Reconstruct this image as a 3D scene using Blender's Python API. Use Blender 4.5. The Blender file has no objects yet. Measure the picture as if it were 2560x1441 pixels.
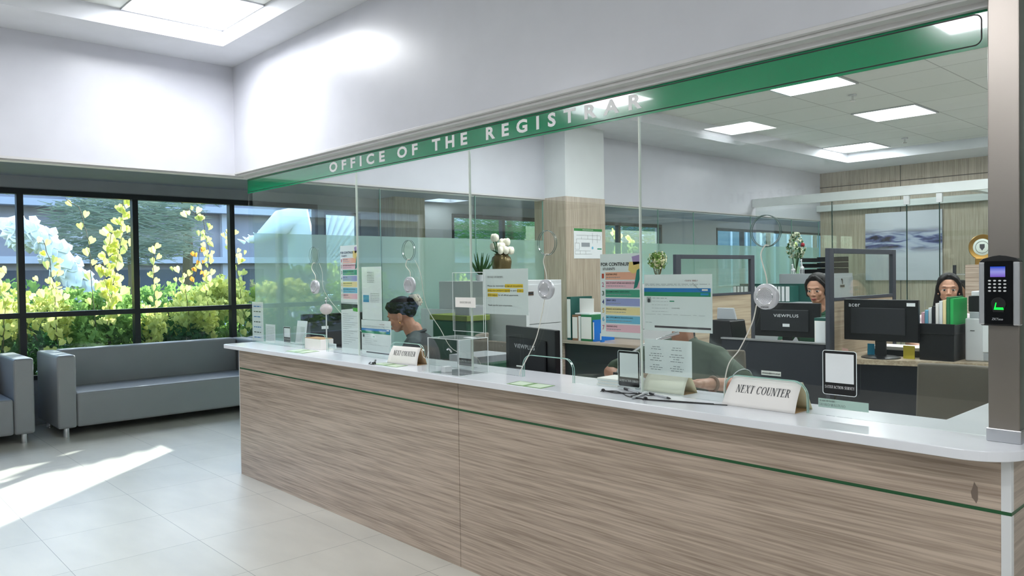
import bpy, bmesh, math, random
from mathutils import Vector, Matrix, Euler
R = math.radians
random.seed(7)
SC = bpy.context.scene
COL = SC.collection
# ------------------------------------------------------------------ camera
F_PX = 1931.33
yaw, pit, rol = .8235, -.019, -.0142
Fw = Vector((-math.sin(yaw)*math.cos(pit), math.cos(yaw)*math.cos(pit), math.sin(pit)))
R0 = Vector((math.cos(yaw), math.sin(yaw), 0)); U0 = R0.cross(Fw)
Rt = R0*math.cos(rol)+U0*math.sin(rol); Up = -R0*math.sin(rol)+U0*math.cos(rol)
cd = bpy.data.cameras.new('camera'); cam = bpy.data.objects.new('camera', cd); COL.objects.link(cam)
cam.matrix_world = Matrix(((Rt.x, Up.x, -Fw.x, 5.2672), (Rt.y, Up.y, -Fw.y, -2.2628), (Rt.z, Up.z, -Fw.z, 1.3792), (0, 0, 0, 1)))
cd.sensor_width = 36; cd.lens = F_PX/2560*36; cd.clip_start = .05; cd.clip_end = 200
SC.camera = cam
# ------------------------------------------------------------------ look, world, sun
vs = SC.view_settings
vs.view_transform = 'Standard'; vs.look = 'None'; vs.gamma = 1; vs.use_curve_mapping = False
vs.exposure = 0.35
try:
    SC.cycles.transparent_max_bounces = 32
    SC.cycles.max_bounces = 8
    SC.cycles.caustics_refractive = False
except Exception: pass
SUN_AZ = Vector((1, -1.1, 0)).normalized()
SUN_EL = R(22)
w = bpy.data.worlds.new('world'); SC.world = w; w.use_nodes = True
nt = w.node_tree; bg = nt.nodes['Background']
sky = nt.nodes.new('ShaderNodeTexSky'); sky.sky_type = 'NISHITA'; sky.sun_disc = False
sky.sun_elevation = R(35); sky.sun_rotation = math.atan2(-SUN_AZ.x, -SUN_AZ.y); sky.altitude = 50
nt.links.new(sky.outputs[0], bg.inputs[0]); bg.inputs[1].default_value = 1.0
sd = bpy.data.lights.new('sun', 'SUN'); so = bpy.data.objects.new('sun', sd); COL.objects.link(so)
sd.energy = 14; sd.angle = R(.6); sd.color = (1, .96, .88)
sdir = Vector((SUN_AZ.x*math.cos(SUN_EL), SUN_AZ.y*math.cos(SUN_EL), -math.sin(SUN_EL)))
so.rotation_euler = sdir.to_track_quat('-Z', 'Y').to_euler(); so.location = (-10, 10, 8)
PANEL_LOBBY = 14; PANEL_OFFICE = 13
# ------------------------------------------------------------------ materials
def lin(c):
    return tuple(((v/255)/12.92 if v/255 <= .04045 else ((v/255+.055)/1.055)**2.4) for v in c)
MATS = {}
def mat(name, rgb, rough=.5, metal=0, spec=.5, coat=0, emit=None, es=0, trans=0, bump=0, bscale=200):
    if name in MATS: return MATS[name]
    m = bpy.data.materials.new(name); m.use_nodes = True; t = m.node_tree
    b = t.nodes['Principled BSDF']; c = lin(rgb)
    b.inputs['Base Color'].default_value = (*c, 1); b.inputs['Roughness'].default_value = rough
    b.inputs['Metallic'].default_value = metal; b.inputs['Specular IOR Level'].default_value = spec
    b.inputs['Coat Weight'].default_value = coat
    if emit: b.inputs['Emission Color'].default_value = (*lin(emit), 1); b.inputs['Emission Strength'].default_value = es
    # slight procedural variation so that nothing is perfectly flat
    n = t.nodes.new('ShaderNodeTexNoise'); n.inputs['Scale'].default_value = 6
    mx = t.nodes.new('ShaderNodeMix'); mx.data_type = 'RGBA'
    mx.inputs[6].default_value = (*[v*.94 for v in c], 1); mx.inputs[7].default_value = (*[min(1, v*1.05) for v in c], 1)
    tc = t.nodes.new('ShaderNodeTexCoord'); t.links.new(tc.outputs['Object'], n.inputs['Vector'])
    t.links.new(n.outputs['Fac'], mx.inputs[0]); t.links.new(mx.outputs[2], b.inputs['Base Color'])
    if bump:
        n2 = t.nodes.new('ShaderNodeTexNoise'); n2.inputs['Scale'].default_value = bscale
        t.links.new(tc.outputs['Object'], n2.inputs['Vector'])
        bp = t.nodes.new('ShaderNodeBump'); bp.inputs['Strength'].default_value = bump; bp.inputs['Distance'].default_value = .002
        t.links.new(n2.outputs['Fac'], bp.inputs['Height']); t.links.new(bp.outputs[0], b.inputs['Normal'])
    MATS[name] = m; return m
def glass(name, tint, ior=1.45, rough=0.0, haze=None):
    if name in MATS: return MATS[name]
    m = bpy.data.materials.new(name); m.use_nodes = True; t = m.node_tree
    t.nodes.remove(t.nodes['Principled BSDF']); out = t.nodes['Material Output']
    tr = t.nodes.new('ShaderNodeBsdfTransparent'); tr.inputs[0].default_value = (*tint, 1)
    gl = t.nodes.new('ShaderNodeBsdfGlossy'); gl.inputs['Roughness'].default_value = rough; gl.inputs[0].default_value = (1, 1, 1, 1)
    fr = t.nodes.new('ShaderNodeFresnel'); 
    ge = t.nodes.new('ShaderNodeNewGeometry'); mi = t.nodes.new('ShaderNodeMix')
    mi.inputs[2].default_value = ior; mi.inputs[3].default_value = 1/ior
    t.links.new(ge.outputs['Backfacing'], mi.inputs[0]); t.links.new(mi.outputs[0], fr.inputs[0])
    mx = t.nodes.new('ShaderNodeMixShader')
    t.links.new(fr.outputs[0], mx.inputs[0]); t.links.new(gl.outputs[0], mx.inputs[2])
    src = tr.outputs[0]
    if haze:
        col, a = haze
        df = t.nodes.new('ShaderNodeBsdfDiffuse'); df.inputs[0].default_value = (*col, 1)
        tl = t.nodes.new('ShaderNodeBsdfTranslucent'); tl.inputs[0].default_value = (*col, 1)
        m1 = t.nodes.new('ShaderNodeMixShader'); m1.inputs[0].default_value = .5
        t.links.new(df.outputs[0], m1.inputs[1]); t.links.new(tl.outputs[0], m1.inputs[2])
        m2 = t.nodes.new('ShaderNodeMixShader'); m2.inputs[0].default_value = a
        t.links.new(tr.outputs[0], m2.inputs[1]); t.links.new(m1.outputs[0], m2.inputs[2]); src = m2.outputs[0]
    t.links.new(src, mx.inputs[1]); t.links.new(mx.outputs[0], out.inputs[0])
    MATS[name] = m; return m
def emis(name, rgb, s):
    if name in MATS: return MATS[name]
    m = bpy.data.materials.new(name); m.use_nodes = True; t = m.node_tree
    t.nodes.remove(t.nodes['Principled BSDF']); e = t.nodes.new('ShaderNodeEmission')
    e.inputs[0].default_value = (*lin(rgb), 1); e.inputs[1].default_value = s
    t.links.new(e.outputs[0], t.nodes['Material Output'].inputs[0]); MATS[name] = m; return m
def wood(name, dark, light, axis, rough=.4, fine=1.0, wc=.38):
    """laminate grain running along `axis` of the world"""
    if name in MATS: return MATS[name]
    m = bpy.data.materials.new(name); m.use_nodes = True; t = m.node_tree; b = t.nodes['Principled BSDF']
    N = t.nodes.new; L = t.links.new
    g = N('ShaderNodeNewGeometry')
    def layer(sx, amp, det):
        mp = N('ShaderNodeMapping'); s = [sx]*3; s[axis] = sx*amp
        mp.inputs['Scale'].default_value = s; L(g.outputs['Position'], mp.inputs['Vector'])
        n = N('ShaderNodeTexNoise'); n.inputs['Scale'].default_value = 1; n.inputs['Detail'].default_value = det
        n.inputs['Roughness'].default_value = .65; n.inputs['Distortion'].default_value = .25
        L(mp.outputs[0], n.inputs['Vector']); return n.outputs['Fac']
    a = layer(95*fine, .022, 3); c = layer(22*fine, .05, 2)
    add = N('ShaderNodeMath'); add.operation = 'MULTIPLY_ADD'; add.inputs[1].default_value = 1-wc
    L(a, add.inputs[0]); m2 = N('ShaderNodeMath'); m2.operation = 'MULTIPLY'; m2.inputs[1].default_value = wc; L(c, m2.inputs[0]); L(m2.outputs[0], add.inputs[2])
    r = N('ShaderNodeValToRGB'); r.color_ramp.elements[0].position = .36; r.color_ramp.elements[1].position = .60
    r.color_ramp.elements[0].color = (*lin(dark), 1); r.color_ramp.elements[1].color = (*lin(light), 1)
    L(add.outputs[0], r.inputs[0]); L(r.outputs[0], b.inputs['Base Color'])
    b.inputs['Roughness'].default_value = rough
    MATS[name] = m; return m

def tile_floor():
    m = bpy.data.materials.new('floor tile'); m.use_nodes = True; t = m.node_tree; b = t.nodes['Principled BSDF']
    N = t.nodes.new; L = t.links.new
    g = N('ShaderNodeNewGeometry'); mp = N('ShaderNodeMapping'); mp.inputs['Location'].default_value = (.02, .741, 0)
    L(g.outputs['Position'], mp.inputs['Vector'])
    br = N('ShaderNodeTexBrick'); br.offset = 0; br.inputs['Scale'].default_value = 1; br.inputs['Brick Width'].default_value = .6
    br.inputs['Row Height'].default_value = .6; br.inputs['Mortar Size'].default_value = .0016; br.inputs['Mortar Smooth'].default_value = .3
    br.inputs['Color1'].default_value = (*lin((206, 202, 192)), 1); br.inputs['Color2'].default_value = (*lin((200, 197, 187)), 1)
    br.inputs['Mortar'].default_value = (*lin((138, 136, 130)), 1); L(mp.outputs[0], br.inputs['Vector'])
    n = N('ShaderNodeTexNoise'); n.inputs['Scale'].default_value = 2.2; n.inputs['Detail'].default_value = 5
    mp2 = N('ShaderNodeMapping'); mp2.inputs['Scale'].default_value = (.6, 1.6, 1); L(g.outputs['Position'], mp2.inputs['Vector']); L(mp2.outputs[0], n.inputs['Vector'])
    r = N('ShaderNodeValToRGB'); r.color_ramp.elements[0].color = (.86, .86, .86, 1); r.color_ramp.elements[1].color = (1.04, 1.04, 1.04, 1)
    r.color_ramp.elements[0].position = .3; r.color_ramp.elements[1].position = .7; L(n.outputs['Fac'], r.inputs[0])
    mx = N('ShaderNodeMix'); mx.data_type = 'RGBA'; mx.blend_type = 'MULTIPLY'; mx.inputs[0].default_value = 1
    L(br.outputs['Color'], mx.inputs[6]); L(r.outputs[0], mx.inputs[7]); L(mx.outputs[2], b.inputs['Base Color'])
    b.inputs['Roughness'].default_value = .36; b.inputs['Specular IOR Level'].default_value = .45
    bp = N('ShaderNodeBump'); bp.inputs['Strength'].default_value = .25; bp.inputs['Distance'].default_value = .002; bp.invert = True
    L(br.outputs['Fac'], bp.inputs['Height']); L(bp.outputs[0], b.inputs['Normal'])
    return m
def ceiling_tile(name, lx, ly, tw):
    m = bpy.data.materials.new(name); m.use_nodes = True; t = m.node_tree; b = t.nodes['Principled BSDF']
    N = t.nodes.new; L = t.links.new
    g = N('ShaderNodeNewGeometry'); mp = N('ShaderNodeMapping'); mp.inputs['Location'].default_value = (lx, ly, 0)
    L(g.outputs['Position'], mp.inputs['Vector'])
    br = N('ShaderNodeTexBrick'); br.offset = 0; br.inputs['Scale'].default_value = 1; br.inputs['Brick Width'].default_value = tw
    br.inputs['Row Height'].default_value = tw; br.inputs['Mortar Size'].default_value = .006; br.inputs['Mortar Smooth'].default_value = .4
    br.inputs['Color1'].default_value = (*lin((222, 224, 222)), 1); br.inputs['Color2'].default_value = (*lin((216, 219, 216)), 1)
    br.inputs['Mortar'].default_value = (*lin((170, 174, 172)), 1); L(mp.outputs[0], br.inputs['Vector'])
    n = N('ShaderNodeTexNoise'); n.inputs['Scale'].default_value = 120; L(g.outputs['Position'], n.inputs['Vector'])
    bp = N('ShaderNodeBump'); bp.inputs['Strength'].default_value = .3; bp.inputs['Distance'].default_value = .002; L(n.outputs['Fac'], bp.inputs['Height'])
    L(bp.outputs[0], b.inputs['Normal']); L(br.outputs['Color'], b.inputs['Base Color']); b.inputs['Roughness'].default_value = .9
    return m
def leafmat(name, rgb, tr=.5):
    m = bpy.data.materials.new(name); m.use_nodes = True; t = m.node_tree; N = t.nodes.new; L = t.links.new
    t.nodes.remove(t.nodes['Principled BSDF'])
    g = N('ShaderNodeNewGeometry'); n = N('ShaderNodeTexNoise'); n.inputs['Scale'].default_value = 4; L(g.outputs['Position'], n.inputs['Vector'])
    mx = N('ShaderNodeMix'); mx.data_type = 'RGBA'; c = lin(rgb)
    mx.inputs[6].default_value = (c[0]*.55, c[1]*.6, c[2]*.6, 1); mx.inputs[7].default_value = (min(1, c[0]*1.5), min(1, c[1]*1.3), c[2]*1.1, 1)
    L(n.outputs['Fac'], mx.inputs[0])
    d = N('ShaderNodeBsdfDiffuse'); tl = N('ShaderNodeBsdfTranslucent'); ms = N('ShaderNodeMixShader'); ms.inputs[0].default_value = tr
    L(mx.outputs[2], d.inputs[0]); L(mx.outputs[2], tl.inputs[0]); L(d.outputs[0], ms.inputs[1]); L(tl.outputs[0], ms.inputs[2])
    L(ms.outputs[0], t.nodes['Material Output'].inputs[0]); return m

W_PAINT = mat('white wall paint', (206, 207, 215), .28, spec=.4)
W_MATT = mat('white matt wall', (218, 222, 222), .6)
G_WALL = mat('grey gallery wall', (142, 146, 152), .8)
C_PAINT = mat('ceiling paint', (216, 218, 224), .8)
FLOOR = tile_floor(); CEIL = ceiling_tile('mineral ceiling tile', -.12, -.49, .61); CEIL_L = ceiling_tile('lobby ceiling tile', -.43, .25, .6)
WOOD_H = wood('counter laminate', (142, 124, 110), (194, 176, 160), 0, .32, 1.1, .28)
WOOD_HS = wood('counter side laminate', (136, 120, 107), (182, 167, 152), 1, .32)
WOOD_V = wood('wall laminate', (158, 144, 126), (192, 178, 160), 2, .45, 1.3, .2)
WOOD_Y = wood('partition laminate', (150, 132, 110), (192, 176, 152), 1, .45, .6)
QUARTZ = mat('white quartz', (226, 228, 234), .18, spec=.5)
GREEN = mat('green sign film', (0, 142, 94), .12, spec=.6, coat=.8)
GREEN_LINE = mat('green inlay', (16, 84, 44), .4)
BLACKISH = mat('black print', (26, 30, 28), .5)
WHITE_V = mat('white vinyl', (250, 250, 252), .35)
PAPER = mat('white paper', (232, 236, 238), .7)
PAPER_W = mat('cream paper', (240, 236, 232), .7)
KRAFT = mat('kraft board', (184, 152, 112), .8)
INK = mat('printed ink', (60, 62, 66), .7)
INKL = mat('pale printed ink', (150, 156, 162), .7)
FRAME = mat('black aluminium', (24, 28, 34), .45)
STEEL = mat('brushed steel', (156, 148, 142), .30, metal=1)
CHROME = mat('chrome', (225, 225, 228), .12, metal=1)
ALU = mat('satin aluminium', (205, 206, 210), .32, metal=1)
TRIM = mat('grey trim', (206, 205, 206), .45)
SOFA = mat('grey leatherette', (144, 146, 149), .42, bump=.15, bscale=300)
PLAST = mat('black plastic', (14, 15, 18), .35)
PLAST_M = mat('dark matt plastic', (26, 28, 33), .6)
PLAST_W = mat('white plastic', (216, 218, 220), .45)
PLAST_G = mat('grey plastic', (170, 174, 178), .5)
FAB = mat('charcoal fabric', (36, 39, 47), .9)
TAUPE = mat('taupe mesh fabric', (128, 120, 108), .85, bump=.4, bscale=500)
CAB = mat('cabinet enamel', (196, 198, 200), .45)
NAVYF = mat('charcoal post', (54, 58, 68), .6)
SKIN = mat('skin', (184, 132, 106), .55)
SKIN2 = mat('fair skin', (206, 156, 130), .55)
HAIR = mat('black hair', (24, 20, 20), .5, spec=.25)
LIP = mat('lips', (160, 74, 72), .5)
_t = HAIR.node_tree; _n = _t.nodes.new('ShaderNodeTexNoise'); _m = _t.nodes.new('ShaderNodeMapping'); _g = _t.nodes.new('ShaderNodeNewGeometry'); _b = _t.nodes.new('ShaderNodeBump')
_m.inputs['Scale'].default_value = (420, 420, 22); _n.inputs['Scale'].default_value = 1; _b.inputs['Strength'].default_value = .9; _b.inputs['Distance'].default_value = .003
_t.links.new(_g.outputs['Position'], _m.inputs['Vector']); _t.links.new(_m.outputs[0], _n.inputs['Vector']); _t.links.new(_n.outputs['Fac'], _b.inputs['Height']); _t.links.new(_b.outputs[0], _t.nodes['Principled BSDF'].inputs['Normal'])
EYEW = mat('eye white', (214, 210, 206), .3)
SHIRT_D = mat('dark shirt', (58, 64, 66), .85)
SHIRT_G = mat('green polo', (70, 84, 66), .85)
SHIRT_P = mat('pale pink shirt', (220, 206, 210), .85)
TROUS = mat('dark trousers', (40, 42, 48), .85)
GL_FRONT = glass('counter glass', (.935, .962, .950), 1.45)
GL_CLEAR = glass('partition glass', (.93, .965, .95), 1.45)
GL_WIN = glass('window glass', (.90, .96, .97), 1.4)
GL_FROST = glass('frosted glass', (.88, .97, .94), 1.3, haze=((.66, .84, .77), .42))
GL_EDGE = mat('glass edge', (150, 190, 180), .15, spec=.8)
ACRYL = glass('clear acrylic', (.965, .97, .97), 1.45)
ACR_E = mat('acrylic edge', (232, 238, 238), .2)
PANEL = emis('light diffuser', (250, 252, 255), 9)

# ------------------------------------------------------------------ mesh builder
class MB:
    def __init__(s): s.v = []; s.f = []
    def add(s, vs, fs, M=None):
        o = len(s.v)
        s.v += [tuple(M @ Vector(v)) if M else tuple(v) for v in vs]; s.f += [tuple(i+o for i in f) for f in fs]; return s
    def box(s, x0, x1, y0, y1, z0, z1, M=None):
        x0, x1 = sorted((x0, x1)); y0, y1 = sorted((y0, y1)); z0, z1 = sorted((z0, z1))
        return s.add([(x0, y0, z0), (x1, y0, z0), (x1, y1, z0), (x0, y1, z0), (x0, y0, z1), (x1, y0, z1), (x1, y1, z1), (x0, y1, z1)],
                     [(0, 3, 2, 1), (4, 5, 6, 7), (0, 1, 5, 4), (1, 2, 6, 5), (2, 3, 7, 6), (3, 0, 4, 7)], M)
    def prism(s, poly, a, b, axis='z', M=None):
        """poly: 2D ccw points extruded from a to b along axis"""
        n = len(poly)
        def P(p, h): return {'z': (p[0], p[1], h), 'y': (p[0], h, p[1]), 'x': (h, p[0], p[1])}[axis]
        vs = [P(p, a) for p in poly]+[P(p, b) for p in poly]
        fs = [tuple(reversed(range(n))), tuple(range(n, 2*n))]+[(i, (i+1) % n, (i+1) % n+n, i+n) for i in range(n)]
        return s.add(vs, fs, M)
    def tube(s, pts, r, seg=8, M=None, cap=True):
        pts = [Vector(p) for p in pts]; n = len(pts); rr = r if isinstance(r, (list, tuple)) else [r]*n
        vs = []; fs = []; prev = None
        for i, p in enumerate(pts):
            d = (pts[min(i+1, n-1)]-pts[max(i-1, 0)]).normalized()
            if prev is None:
                a = Vector((0, 0, 1)) if abs(d.z) < .9 else Vector((1, 0, 0)); u = d.cross(a).normalized()
            else:
                u = (prev-d*prev.dot(d)); u = u.normalized() if u.length > 1e-6 else d.orthogonal().normalized()
            prev = u; v = d.cross(u)
            for k in range(seg):
                t = 2*math.pi*k/seg; vs.append(p+(u*math.cos(t)+v*math.sin(t))*rr[i])
        for i in range(n-1):
            for k in range(seg):
                a = i*seg+k; b = i*seg+(k+1) % seg; fs.append((a, b, b+seg, a+seg))
        if cap: fs.append(tuple(reversed(range(seg)))); fs.append(tuple((n-1)*seg+k for k in range(seg)))
        return s.add(vs, fs, M)
    def cyl(s, c, r, h, seg=24, axis='z', r2=None, M=None):
        r2 = r if r2 is None else r2; c = Vector(c); ax = {'x': Vector((1, 0, 0)), 'y': Vector((0, 1, 0)), 'z': Vector((0, 0, 1))}[axis]
        return s.tube([c, c+ax*h], [r, r2], seg, M)
    def lathe(s, prof, c=(0, 0, 0), seg=28, M=None, axis='z'):
        vs = []; fs = []; n = len(prof)
        for i, (r, z) in enumerate(prof):
            for k in range(seg):
                t = 2*math.pi*k/seg
                if axis == 'z': vs.append((c[0]+r*math.cos(t), c[1]+r*math.sin(t), c[2]+z))
                else: vs.append((c[0]+r*math.cos(t), c[1]+z, c[2]-r*math.sin(t)))
        for i in range(n-1):
            for k in range(seg): a = i*seg+k; b = i*seg+(k+1) % seg; fs.append((a, b, b+seg, a+seg))
        if prof[0][0] > 1e-5: fs.append(tuple(reversed(range(seg))))
        if prof[-1][0] > 1e-5: fs.append(tuple((n-1)*seg+k for k in range(seg)))
        return s.add(vs, fs, M)
    def ell(s, c, r, seg=16, rings=10, M=None):
        vs = []; fs = []
        for i in range(rings+1):
            p = math.pi*i/rings
            for k in range(seg):
                t = 2*math.pi*k/seg
                vs.append((c[0]+r[0]*math.sin(p)*math.cos(t), c[1]+r[1]*math.sin(p)*math.sin(t), c[2]-r[2]*math.cos(p)))
        for i in range(rings):
            for k in range(seg): a = i*seg+k; b = i*seg+(k+1) % seg; fs.append((a, b, b+seg, a+seg))
        return s.add(vs, fs, M)
    def grid(s, nx, ny, fn, M=None):
        vs = [fn(i/nx, j/ny) for j in range(ny+1) for i in range(nx+1)]
        fs = [(j*(nx+1)+i, j*(nx+1)+i+1, (j+1)*(nx+1)+i+1, (j+1)*(nx+1)+i) for j in range(ny) for i in range(nx)]
        return s.add(vs, fs, M)
    def build(s, name, m, parent=None, local=False, smooth=False, bevel=0, seg=2, **props):
        off = Vector((0, 0, 0))
        if parent is not None and not local:
            p = parent
            while p is not None: off += p.location; p = p.parent
        me = bpy.data.meshes.new(name); me.from_pydata([tuple(Vector(v)-off) for v in s.v], [], s.f); me.validate()
        bm = bmesh.new(); bm.from_mesh(me)
        bmesh.ops.remove_doubles(bm, verts=bm.verts, dist=1e-6); bmesh.ops.recalc_face_normals(bm, faces=bm.faces)
        bm.to_mesh(me); bm.free()
        me.materials.append(m)
        o = bpy.data.objects.new(name, me); COL.objects.link(o)
        if smooth:
            for p in me.polygons: p.use_smooth = True
            try: me.set_sharp_from_angle(angle=R(40))
            except Exception: pass
        if bevel:
            b = o.modifiers.new('bevel', 'BEVEL'); b.width = bevel; b.segments = seg; b.limit_method = 'ANGLE'; b.angle_limit = R(35)
        if parent is not None: o.parent = parent
        for k, v in props.items(): o[k] = v
        return o
def thing(name, label, cat, loc=(0, 0, 0), rz=0, group=None):
    o = bpy.data.objects.new(name, None); COL.objects.link(o); o.location = loc; o.rotation_euler = (0, 0, rz)
    o.empty_display_size = .05
    o['label'] = label; o['category'] = cat
    if group: o['group'] = group
    return o
def tag(o, label, cat, group=None, kind=None):
    o['label'] = label; o['category'] = cat
    if group: o['group'] = group
    if kind: o['kind'] = kind
    return o
def struct(name, mb, m, parent=None, **k):
    o = mb.build(name, m, parent, **k)
    if parent is None: o['kind'] = 'structure'
    return o
def dup(root, loc, rz, label, group=None):
    r = root.copy(); COL.objects.link(r); r.location = loc; r.rotation_euler = (0, 0, rz); r['label'] = label
    if group: r['group'] = group
    for ch in list(root.children):
        c = ch.copy(); COL.objects.link(c); c.parent = r
        for g in ch.children:
            d = g.copy(); COL.objects.link(d); d.parent = c
    return r
def B(*a): return MB().box(*a)

# ------------------------------------------------------------------ lettering
def glyph_mesh(body, spacing=1.0, weight=0.0, res=3):
    cu = bpy.data.curves.new('t', 'FONT'); cu.body = body; cu.size = 1; cu.space_character = spacing; cu.offset = weight; cu.resolution_u = res
    cu.align_x = 'LEFT'
    ob = bpy.data.objects.new('t', cu); COL.objects.link(ob)
    bpy.context.view_layer.update()
    me = bpy.data.meshes.new_from_object(ob.evaluated_get(bpy.context.evaluated_depsgraph_get()))
    vs = [tuple(v.co) for v in me.vertices]; fs = [tuple(p.vertices) for p in me.polygons]
    bpy.data.objects.remove(ob); bpy.data.curves.remove(cu); bpy.data.meshes.remove(me)
    return vs, fs
def ring(cx, cy, rx, ry, t, tv, a0, a1, n=14):
    vs = []; fs = []
    for i in range(n+1):
        a = R(a0+(a1-a0)*i/n)
        vs.append((cx+rx*math.cos(a), cy+ry*math.sin(a), 0)); vs.append((cx+(rx-t)*math.cos(a), cy+(ry-tv)*math.sin(a), 0))
    for i in range(n): fs.append((2*i, 2*i+1, 2*i+3, 2*i+2))
    return vs, fs
def serif_mesh(body, bold=True, spacing=.12, slant=0):
    T = .17 if bold else .11; t = .055 if bold else .035
    vs = []; fs = []; x = 0
    def put(v, f, ox, oy=0):
        o = len(vs); vs.extend([(p[0]+ox, p[1]+oy, 0) for p in v]); fs.extend([tuple(i+o for i in q) for q in f])
    def st(x0, y0, x1, y1, wd): put([(x0-wd/2, y0), (x0+wd/2, y0), (x1+wd/2, y1), (x1-wd/2, y1)], [(0, 1, 2, 3)], x)
    def bar(x0, x1, y, h=t): put([(x0, y), (x1, y), (x1, y+h), (x0, y+h)], [(0, 1, 2, 3)], x)
    def sf(cx, y, wd=.34 if bold else .28): bar(cx-wd/2, cx+wd/2, 0 if y == 0 else 1-t*.8, t*.8)
    def rg(*a): v, f = ring(*a); put(v, f, x)
    for ch in body:
        if ch == ' ': x += .42; continue
        wd = .7
        if ch == 'A': st(.1, 0, .4, 1, t*1.3); st(.38, 1, .72, 0, T); bar(.2, .6, .32); sf(.1, 0, .22); sf(.72, 0, .3); wd = .86
        elif ch in 'BPR':
            st(.16, 0, .16, 1, T); sf(.14, 0); sf(.14, 1); bar(.16, .38, 1-t); bar(.16, .38, .5)
            rg(.38, .75, .27, .25, T*.9, t, -90, 90)
            if ch == 'B': bar(.16, .4, 0); rg(.4, .275, .3, .275, T*.9, t, -90, 90)
            if ch == 'R': st(.36, .5, .66, 0, T); sf(.7, 0, .22)
            wd = .74
        elif ch in 'CG':
            rg(.42, .5, .4, .51, T, t, 42, 318); bar(.68, .73, .66, .34)
            if ch == 'G': st(.66, .05, .66, .42, T*.9); bar(.5, .8, .42, t)
            wd = .82
        elif ch == 'D': st(.16, 0, .16, 1, T); sf(.14, 0); sf(.14, 1); bar(.16, .4, 1-t); bar(.16, .4, 0); rg(.38, .5, .4, .5, T, t, -90, 90); wd = .82
        elif ch in 'EF':
            st(.16, 0, .16, 1, T); sf(.14, 0); bar(.02, .62, 1-t); bar(.16, .48, .5); bar(.58, .62, .72, .28); bar(.44, .48, .4, .24)
            if ch == 'E': bar(.02, .66, 0); bar(.62, .66, 0, .3)
            wd = .7
        elif ch == 'H': st(.16, 0, .16, 1, T); st(.66, 0, .66, 1, T); bar(.16, .66, .48); [sf(a, b) for a in (.16, .66) for b in (0, 1)]; wd = .84
        elif ch == 'I': st(.18, 0, .18, 1, T); sf(.18, 0); sf(.18, 1); wd = .36
        elif ch == 'K': st(.16, 0, .16, 1, T); sf(.14, 0); sf(.14, 1); st(.22, .42, .62, 1, t*1.3); st(.34, .56, .66, 0, T); sf(.68, 0, .26); sf(.62, 1, .26); wd = .8
        elif ch == 'L': st(.16, 0, .16, 1, T); sf(.14, 1); bar(0, .62, 0); bar(.58, .62, 0, .32); wd = .66
        elif ch == 'M': st(.12, 0, .12, 1, t*1.3); st(.16, 1, .46, 0, T); st(.44, 0, .76, 1, t*1.3); st(.78, 0, .78, 1, T); sf(.12, 0, .24); sf(.12, 1, .24); sf(.8, 0); sf(.8, 1, .3); wd = .96
        elif ch == 'N': st(.12, 0, .12, 1, t*1.3); st(.15, 1, .66, 0, T); st(.68, 0, .68, 1, t*1.3); sf(.12, 0, .24); sf(.1, 1, .24); sf(.68, 1, .24); wd = .8
        elif ch == 'O': rg(.42, .5, .42, .51, T, t, 0, 360, 22); wd = .84
        elif ch == 'S': rg(.3, .74, .26, .27, T*.8, t*1.2, 30, 262); rg(.28, .27, .27, .28, T*.8, t*1.2, -150, 82); bar(.5, .54, .72, .26); bar(0, .04, .03, .26); wd = .58
        elif ch == 'T': st(.34, 0, .34, 1, T); sf(.34, 0); bar(0, .68, 1-t); bar(0, .04, .74, .26); bar(.64, .68, .74, .26); wd = .7
        elif ch == 'U': st(.16, .3, .16, 1, T); st(.64, .3, .64, 1, t*1.3); rg(.4, .3, .325, .31, T*.8, t, 180, 360); sf(.16, 1); sf(.64, 1, .24); wd = .8
        elif ch == 'V': st(.12, 1, .42, 0, T); st(.4, 0, .68, 1, t*1.3); sf(.12, 1); sf(.68, 1, .24); wd = .8
        elif ch == 'X': st(.12, 1, .64, 0, T); st(.1, 0, .62, 1, t*1.3); sf(.12, 1, .3); sf(.64, 1, .24); sf(.1, 0, .24); sf(.66, 0, .3); wd = .78
        elif ch == 'Y': st(.12, 1, .38, .46, T); st(.38, .46, .64, 1, t*1.3); st(.38, 0, .38, .48, T); sf(.12, 1); sf(.64, 1, .24); sf(.38, 0); wd = .76
        elif ch == ':': bar(.05, .2, 0, .14); bar(.05, .2, .5, .14); wd = .24
        elif ch == '!': st(.12, .3, .12, 1, T); bar(.04, .2, 0, .14); wd = .26
        elif ch == '.': bar(.02, .16, 0, .13); wd = .2
        x += wd+spacing
    if slant: vs = [(a+b*slant, b, c) for a, b, c in vs]
    return vs, fs
FACE = {'-y': Matrix(((1, 0, 0), (0, 0, -1), (0, 1, 0))).to_4x4(), '+x': Matrix(((0, 0, 1), (1, 0, 0), (0, 1, 0))).to_4x4(),
        '+y': Matrix(((-1, 0, 0), (0, 0, 1), (0, 1, 0))).to_4x4(), '+z': Matrix.Identity(4)}
def letters(mb, body, loc, wid, hgt, face='-y', serif=False, spacing=1.0, weight=0.0, bold=True, slant=0, M=None):
    """add lettering (lower left corner at loc) scaled to wid x hgt, to a builder"""
    vs, fs = serif_mesh(body, bold, .12*spacing, slant) if serif else glyph_mesh(body, spacing, weight)
    if not serif and slant: vs = [(a+b*slant, b, c) for a, b, c in vs]
    xs = [v[0] for v in vs]; ys = [v[1] for v in vs]; x0, x1, y0, y1 = min(xs), max(xs), min(ys), max(ys)
    sy = hgt/(y1-y0); sx = wid/(x1-x0) if wid else sy
    if M is None: M = Matrix.Translation(loc) @ FACE[face]
    return mb.add([((v[0]-x0)*sx, (v[1]-y0)*sy, 0) for v in vs], fs, M)
def text(name, body, loc, wid, hgt, m, parent, face='-y', **k):
    return letters(MB(), body, loc, wid, hgt, face, **k).build(name, m, parent)

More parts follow.
